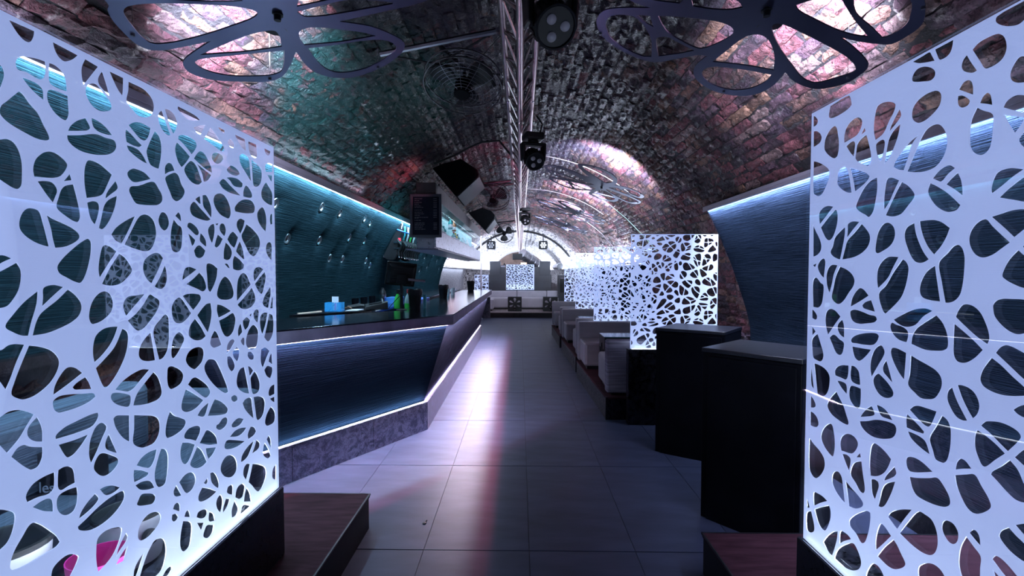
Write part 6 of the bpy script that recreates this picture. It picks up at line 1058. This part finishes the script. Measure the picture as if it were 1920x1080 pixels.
sk = thing('bar_sink', 'dark under-counter sink cabinet behind the bar with the chrome tap on it', 'sink', (-1.5, 7.2, 0)); m = MB(); m.box(-1.66, -1.37, 6.1, 8.4, 0, 1.0); m.build('cabinet', BLACK, sk); m = MB(); m.box(-1.67, -1.365, 6.08, 8.42, 1.0, 1.03); m.build('rim', TOPMETAL, sk, bevel=.004)
m = MB(); m.box(-1.64, -1.40, 6.85, 7.5, 1.0305, 1.19); single(m, 'blue_crate', 'blue plastic crate behind the bar counter between the buckets', 'crate', pmat('blue_plastic', (.02, .10, .50), .4, noise=.2), (-1.52, 7.1, 1.0305), bevel=.008)
for k, (xx, yy, mt, hh, lb) in enumerate([(-1.27, 8.55, CLEARB, .13, 'clear glass on the bar just past the second bucket'), (-1.25, 8.95, WHITEP, .12, 'white cup on the bar past the clear glass'), (-1.28, 9.3, CLEARB, .12, 'farthest clear glass in the short row on the bar')]):
    tumbler('drinking_glass', lb, (xx, yy, Zt), .03, hh, mt, 'glasses on the bar past the second bucket')
m = MB(); m.box(-2.0, -1.8, 7.1, 7.5, 1.1105, 1.20); single(m, 'blue_box', 'blue carton on the back worktop behind the green spray bottle', 'box', pmat('blue_carton', (.03, .16, .45), .5, noise=.2), (-1.9, 7.3, 1.1105), bevel=.004)
m = MB(); vs = []
n = 14; m.grid([[(-2.08 + .02 * i, 6.55 + .02 * j - .1, 1.115 + .045 * max(0, 1 - ((i - 6) ** 2 + (j - 5) ** 2) / 45) + rng.uniform(0, .008)) for j in range(11)] for i in range(13)])
o = single(m, 'folded_cloth', 'crumpled pale bar cloth on the back worktop beside the shaker', 'cloth', pmat('pale_cloth', (.5, .48, .5), .8, noise=.2), (-1.96, 6.55, 1.115), smooth=True); md = o.modifiers.new('thick', 'SOLIDIFY'); md.thickness = .004

# ================================================================== CABLES AND CONDUITS ON THE VAULT
def arc_pts(a0, a1, y, r=RB - .03, n=24, yb=None): return [vp(math.radians(a0 + (a1 - a0) * i / n), y + (0 if yb is None else (yb - y) * i / n), r) for i in range(n + 1)]
def cable(label, pts, r, mat, nm='conduit', cat='conduit', grp=None):
    m = MB(); m.tube(pts, r, 6); c = pts[len(pts) // 2]; return single(m, nm, label, cat, mat, c, grp, True)
cable('thin pale conduit across the vault above the middle distance metal flower', arc_pts(2, 40, 6.66), .005, CONDUIT)
cable('thin pale conduit across the vault above the fourth metal flower', arc_pts(2, 40, 9.4, yb=8.9), .005, CONDUIT)
cable('line of light modelled as a thin glowing cable, running down the vault to the second booth screen', [vp(math.asin(x / RB), y_, RB - .03) for x, y_ in ((1.36, 8.0), (1.48, 7.96), (1.74, 7.88), (2.0, 7.68), (2.12, 7.5))], .0045, emat('light_line', (.6, 1.0, .85), .35, (.2, .3, .28)))  # glowing strand stands in for a streak of light on the bricks
cable('faint lilac line of light modelled as a glowing cable, running down the vault to the third booth screen', [vp(math.asin(x / RB), y_, RB - .03) for x, y_ in ((1.40, 10.7), (1.6, 10.6), (1.77, 10.45), (2.05, 10.26))], .0045, emat('light_line_lilac', (.85, .8, 1.0), .15, (.2, .18, .22)))  # another light streak on the vault, built as a glowing strand
cable('black cable sagging across the vault from the near loudspeaker to the truss', [(-1.08, 6.1, 2.93), (-.95, 6.12, 2.99), (-.8, 6.02, 3.02), (-.62, 5.9, 3.08), (-.45, 5.8, 3.12), (-.25, 5.85, 3.15), (-.10, 5.9, 2.98)], .012, CABLE, 'cable', 'cable')
cable('black steel pipe across the vault behind the near loudspeaker', [(-.80, 7.5, 2.90), (-.1, 7.5, 2.93)], .02, BLACKM, 'ceiling_pipe', 'pipe')
cable('dark cable bundle arching along the vault where the bright back section begins', arc_pts(-60, 60, 18.8, RB - .05, 40), .045, CABLE, 'cable_bundle', 'cable')
def par(label, c):
    t = thing('par_light', label, 'stage light', c, 'par lights under the rear arch'); m = MB(); m.box(c[0] - .17, c[0] + .17, c[1], c[1] + .2, c[2] - .16, c[2] + .16); m.build('housing', BLACK, t, bevel=.05)
    for k in range(7):
        r, a = (0, 0) if k == 0 else (.085, 2 * PI * k / 6); m = MB(); m.lathe([(.034, 0), (.03, .01), (.002, .012)], (c[0] + r * math.cos(a), c[1] - .001, c[2] + r * math.sin(a)), 12, 0, (0, -1, 0)); m.build('lens', WIRE, t, smooth=True)
    zc = VZ + math.sqrt(RB ** 2 - c[0] ** 2); m = MB(); m.tube([(c[0], c[1] + .1, c[2] + .14), (c[0], c[1] + .1, zc)], .02, 6); m.build('bracket', BLACKM, t)
par('round seven-lens stage light hanging left of the truss at the rear arch', (-1.10, 18.4, 2.60)); par('round seven-lens stage light hanging right of the truss at the rear arch', (.88, 18.4, 2.60))

# ================================================================== REAR PLATFORM, SOFA, DJ BOOTH
rp = thing('rear_platform', 'low plank platform across the far end of the room', 'platform', (0, 18.5, 0)); m = MB(); m.box(-2.28, 2.28, 16.72, 20.4, 0, .165); m.build('riser', STEPSIDE, rp)
pl_ = MB(); pl_.box(-.095, .095, 0, 1.72, 0, .022); plm = pl_.mesh('plank', PLANKM)
for k in range(23):
    o = bpy.data.objects.new('plank', plm); COL.objects.link(o); o.parent = rp; o.location = (-2.17 + .197 * k, 16.70 - 18.5, .166)
RPZ = .189
sf = thing('rear_sofa', 'long pale grey sofa on the rear platform in front of the lattice fronted booth', 'sofa', (0, 18.3, RPZ))
for a, b in ((-1.55, -.13), (-.115, 1.02), (1.035, 1.45)):
    m = MB(); m.box(a, b, 18.62, 18.80, RPZ + .06, .855); m.build('backrest', LEATHER_LIT, sf, bevel=.03)
for a, b in ((-1.55, -.13), (-.115, 1.44)):
    m = MB(); m.box(a, b, 18.02, 18.60, RPZ + .06, .615); m.build('seat', LEATHER_LIT, sf, bevel=.03)
m = MB(); m.box(-1.55, 1.40, 18.08, 18.7, RPZ, RPZ + .06); m.build('base', BLACK, sf)
sa = thing('rear_sofa_end', 'pale grey sofa end block on the rear platform, half hidden by the bar', 'sofa', (-1.5, 17.6, RPZ)); m = MB(); m.box(-2.0, -.96, 17.3, 17.95, RPZ + .05, .60); m.build('seat', LEATHER_LIT, sa, bevel=.03); m = MB(); m.box(-1.95, -1.0, 17.35, 17.9, RPZ, RPZ + .05); m.build('base', BLACK, sa)
flower_table(-.43, .06, 17.12, 17.55, RPZ, .69, 'black flower-cut table at the left on the rear platform, before the long sofa', False)
flower_table(.83, 1.33, 17.12, 17.55, RPZ, .69, 'black flower-cut table at the right on the rear platform, before the long sofa', False)
dj = thing('dj_booth', 'dark booth at the far end with stepped side towers and a lit lattice front', 'booth', (0, 19.2, RPZ)); z = RPZ
for sx in (-1, 1):
    m = MB(); m.box(min(sx * .56, sx * 1.22), max(sx * .56, sx * 1.22), 18.86, 19.5, z, 1.49 if sx < 0 else 1.48); m.build('side_body', DARKBODY, dj, bevel=.01)
    m = MB(); m.box(min(sx * .76, sx * 1.18), max(sx * .76, sx * 1.18), 18.84, 19.4, 1.45, 1.995); m.build('tower', DARKBODY, dj, bevel=.01)
    m = MB(); m.box(min(sx * .57, sx * .78), max(sx * .57, sx * .78), 18.88, 19.4, 1.47, 1.77); m.build('shoulder', DARKBODY, dj, bevel=.01)
m = MB(); m.box(-.57, .57, 18.93, 19.4, z, .9); m.build('plinth', DARKBODY, dj)
hs = [[((p[0] - 1.03) * .86 - .545, (p[1] - .57) * .64 + .885) for p in h] for h in HL]
hs2 = [[(.86 * 0 + (p[0] - 1.03) * .86 - .545, p[1]) for p in h] for h in hs]
plate([rect(-.54, .55, .885, 1.87)] + holes_in(hs, -.54, .55, .885, 1.87, .008, 2, 1e-4), .004, lambda u, v, w: (u, 18.87 + w, v)).build('lattice_front', FILM, dj)
m = MB(); m.box(-.545, .555, 18.858, 18.868, .88, 1.875); m.build('glass_pane', GLASS, dj)
area('dj_front_light', (0, 18.92, .91), (0, -.15, 1), 1.0, .02, 6, (.8, .9, 1), along=(1, 0, 0))
m = MB(); m.box(-.52, .53, 19.05, 19.07, .9, 1.85); m.build('back_panel', DARKBODY, dj)
gear = thing('mixing_desk', 'small pale audio gear standing on the left shoulder of the far booth', 'audio gear', (-.66, 19.1, 1.772)); m = MB(); m.box(-.755, -.585, 18.95, 19.3, 1.772, 1.83); m.build('case', CABMETAL, gear, bevel=.01); m = MB()
for q in range(3): m.lathe([(.02, 0), (.018, .03)], (-.72 + .05 * q, 19.0, 1.83), 8)
m.build('knobs', CHROME, gear); m = MB(); m.lathe([(.06, 0), (.06, .02), (.03, .06), (.02, .10)], (-.62, 19.2, 1.83), 12); m.build('headphone_stand', BLACK, gear, smooth=True)
m = MB(); m.box(.03, .26, 19.0, 19.2, 1.872, 1.95); single(m, 'orange_display', 'small glowing orange display on top of the far booth front', 'display', emat('orange_display', (1.0, .45, .05), 1.5), (.15, 19.1, 1.872))
m = MB(); m.box(-.55, .55, 18.9, 19.4, 1.872 - .02, 1.8715); m.build('desk_top', DARKBODY, dj)
t = thing('ventilation_duct', 'fat silver ventilation duct slanting down behind the far booth', 'duct', (.6, 26, 1.9)); m = MB(); m.tube([(.3, 25.7, 2.6), (.3, 25.7, 3.2)], .01, 6); m.build('hanger', BLACKM, t); m = MB(); m.tube([(.10, 25.5, 2.55), (1.05, 26.3, 1.85)], .28, 20); m.build('pipe', ALU, t, smooth=True)
for k in range(4):
    c = Vector((.10, 25.5, 2.55)).lerp(Vector((1.05, 26.3, 1.85)), .15 + .22 * k); ax = Vector((.95, .8, -.7)).normalized(); m = MB(); m.lathe([(.28, -.02), (.295, 0), (.28, .02)], c, 20, 0, ax); m.build('joint_ring', CHROME, t, smooth=True)
t = thing('ventilation_duct', 'open ended silver duct along the right side, far behind the booth screens', 'duct', (1.98, 25, 1.78)); m = MB(); m.tube([(2.0, 25.0, 2.0), (2.0, 25.0, 2.2)], .01, 6); m.build('hanger', BLACKM, t); m = MB(); m.tube([(1.98, 24.0, 1.86), (1.98, 27.5, 1.86)], .16, 18); m.build('pipe', ALU, t, smooth=True); m = MB(); m.lathe([(.155, 0), (.14, .002), (.002, .003)], (1.98, 23.995, 1.86), 18, 0, (0, -1, 0)); m.build('open_end', BLACK, t)
t = thing('speaker_cabinet', 'dark cabinet standing right of the far booth, beside the end of the sofa', 'cabinet', (1.45, 18.9, RPZ)); m = MB(); m.box(1.47, 2.0, 18.5, 19.3, RPZ, 1.47); m.build('body', DARKBODY, t, bevel=.01); m = MB(); m.box(1.52, 1.95, 18.488, 18.5, .80, 1.36); m.build('door', BLACK, t, bevel=.004); m = MB(); m.box(1.54, 1.93, 18.478, 18.488, 1.33, 1.352); m.build('door_trim', TRIMM, t)
# low lattice screen and slim post left of the rear platform
t = thing('lattice_screen', 'small far lattice screen left of the rear booth, beyond the bar', 'screen', (-1.4, 16.9, 0), 'glowing lattice screens'); hs = [[(-1.62 + (p[0] - 1.1) * .9 * 1.15, (p[1] - .6) * .9 + .62) for p in h] for h in HL]
plate([rect(-1.56, -1.08, .72, 1.48)] + holes_in(hs, -1.56, -1.08, .72, 1.48, .012, 2, 2e-4), .004, lambda u, v, w: (u, 16.60 + w, v)).build('lattice_film', FILM, t); m = MB(); m.box(-1.56, -1.08, 16.588, 16.598, .71, 1.482); m.build('glass_pane', GLASS, t); m = MB(); m.box(-1.7, -1.02, 16.55, 16.68, 0, .715); m.build('plinth', DARKSWIRL, t)
m = MB(); m.lathe([(.05, 0), (.05, .02), (.028, .03), (.028, 2.77), (.05, 2.78)], (-1.30, 16.2, 0), 14); single(m, 'slim_post', 'slim pale steel post standing past the far end of the bar', 'post', pmat('pale_post', (.75, .76, .82), .35, noise=.05), (-1.30, 16.2, 0), smooth=True)

# ================================================================== BOOTH BEHIND THE LEFT SCREEN
z = .2145
bs = thing('booth_bench', 'long ribbed grey blue bench against the left wall, behind the left lattice screen', 'sofa', (-2.0, 1.0, z))
def rib_box(nm, x0, x1, y0, y1, z0, z1, bv=.03):
    m = MB(); m.box(x0, x1, y0, y1, z0, z1)
    for k, f in enumerate(m.f):
        P_ = [m.v[i] for i in f]; dx = max(p[0] for p in P_) - min(p[0] for p in P_); dy = max(p[1] for p in P_) - min(p[1] for p in P_); dz = max(p[2] for p in P_) - min(p[2] for p in P_)
        m.uv[k] = [((p[1], p[2]) if dx < 1e-6 else (p[0], p[2]) if dy < 1e-6 else (p[1], p[0])) for p in P_]
    return m.build(nm, BENCH, bs, bevel=bv)
rib_box('backrest', -2.22, -2.06, -.5, 2.66, z + .38, .98, .05); rib_box('seat', -2.05, -1.82, -.5, 2.14, z + .05, z + .42); m = MB(); m.box(-2.2, -1.86, -.45, 2.10, z, z + .05); m.build('base', BLACK, bs)
bs = thing('booth_bench', 'ribbed grey blue bench end with its back to the bar, behind the left lattice screen', 'sofa', (-1.7, 2.5, z))
rib_box('backrest', -2.04, -1.52, 2.67, 2.86, z + .05, .90, .06); rib_box('seat', -2.05, -1.50, 2.17, 2.66, z + .05, z + .42)
m = MB(); m.box(-2.0, -1.56, 2.2, 2.82, z, z + .05); m.build('base', BLACK, bs)
case = thing('black_case', 'black case with pale lettering on the bench behind the left screen', 'case', (-1.965, 2.06, z + .421)); m = MB(); m.box(-2.045, -1.85, 1.99, 2.13, z + .4225, z + .60); m.build('body', BLACK, case, bevel=.01)
cu = bpy.data.curves.new('lettering', 'FONT'); cu.body = 'les'; cu.size = .065; cu.extrude = .001; cu.align_x = 'CENTER'
tmp_ = bpy.data.objects.new('tmp', cu); COL.objects.link(tmp_); me_ = bpy.data.meshes.new_from_object(tmp_); bpy.data.objects.remove(tmp_); o = bpy.data.objects.new('lettering', me_); COL.objects.link(o); o.parent = case; o.data.materials.append(pmat('grey_print', (.30, .33, .42), .5, noise=.05)); o.matrix_local = Matrix(((1, 0, 0, -.035), (0, 0, -1, -.0725), (0, 1, 0, .012), (0, 0, 0, 1)))
def tub(label, x, y, z, r, h, mat, band, grp):
    t = thing('plastic_tub', label, 'tub', (x, y, z), grp); m = MB(); m.lathe([(r * .82, 0), (r * .85, .006), (r, h), (r * .96, h), (r * .8, .01), (.002, .01)], (x, y, z), 28); m.build('bucket', mat, t, smooth=True)
    if band: m = MB(); m.lathe([(r * 1.0, h * .93), (r * 1.045, h * .94), (r * 1.05, h * 1.0), (r * 1.0, h * 1.015), (r * .95, h)], (x, y, z), 28); m.build('rim_band', BLACK, t, smooth=True); m = MB(); m.lathe([(.03, 0), (.03, .02), (.012, .024)], (x + r * .92, y - .05, z + h * .6), 12, 0, (1, -.2, 0)); m.build('handle_knob', BLACK, t, smooth=True)
    return t
lowt = thing('low_table', 'low black table behind the left lattice screen, under the plastic tubs', 'table', (-1.55, 1.5, z)); m = MB(); m.box(-1.78, -1.335, .8, 2.05, z + .18, z + .20); m.build('table_top', BLACK, lowt, bevel=.004)
for xx in (-1.76, -1.355):
    for yy in (.82, 2.03): m = MB(); m.box(xx - .015, xx + .015, yy - .015, yy + .015, z, z + .18); m.build('leg', BLACKM, lowt)
tub('white tub with black rim behind the left screen, leftmost of the tubs', -1.66, 1.50, z + .201, .12, .30, WHITEP, True, 'plastic tubs'); tub('pink tub behind the left screen, between the two white tubs', -1.435, 1.60, z + .201, .09, .20, PINKP, False, 'plastic tubs'); tub('white tub with black rim behind the left screen, rightmost of the tubs', -1.58, 1.91, z + .201, .12, .20, WHITEP, True, 'plastic tubs')
# small black screw lying on the floor
m = MB(); m.lathe([(.012, 0), (.012, .005), (.005, .007)], (-.60, 2.985, 0), 10); m.tube([(-.60, 2.985, .004), (-.592, 3.02, .004)], .004, 6); single(m, 'loose_screw', 'tiny black screw lying on the floor tiles by the left step', 'screw', BLACK, (-.6, 2.99, 0))
# coloured wash on the vault from small projectors at the truss and over the bar
spot('wash_red', (-.12, 5.7, 2.70), (-.50, 6.9, 3.12), 60, (1.0, .16, .30), 80, .8, .02)
spot('wash_red_left', (-.9, 6.0, 2.45), (-1.6, 5.8, 2.7), 24, (1.0, .25, .35), 90, .9, .02)
spot('wash_teal', (-.35, 3.6, 2.3), (-1.1, 4.4, 3.0), 10, (.15, .9, .8), 85, .9, .03)
spot('wash_teal_bar', (-1.45, 7.5, 2.2), (-2.3, 5.6, 1.4), 22, (.08, .65, .9), 110, .9, .05)
for o in list(bpy.data.objects):
    if '_at' in o: del o['_at']
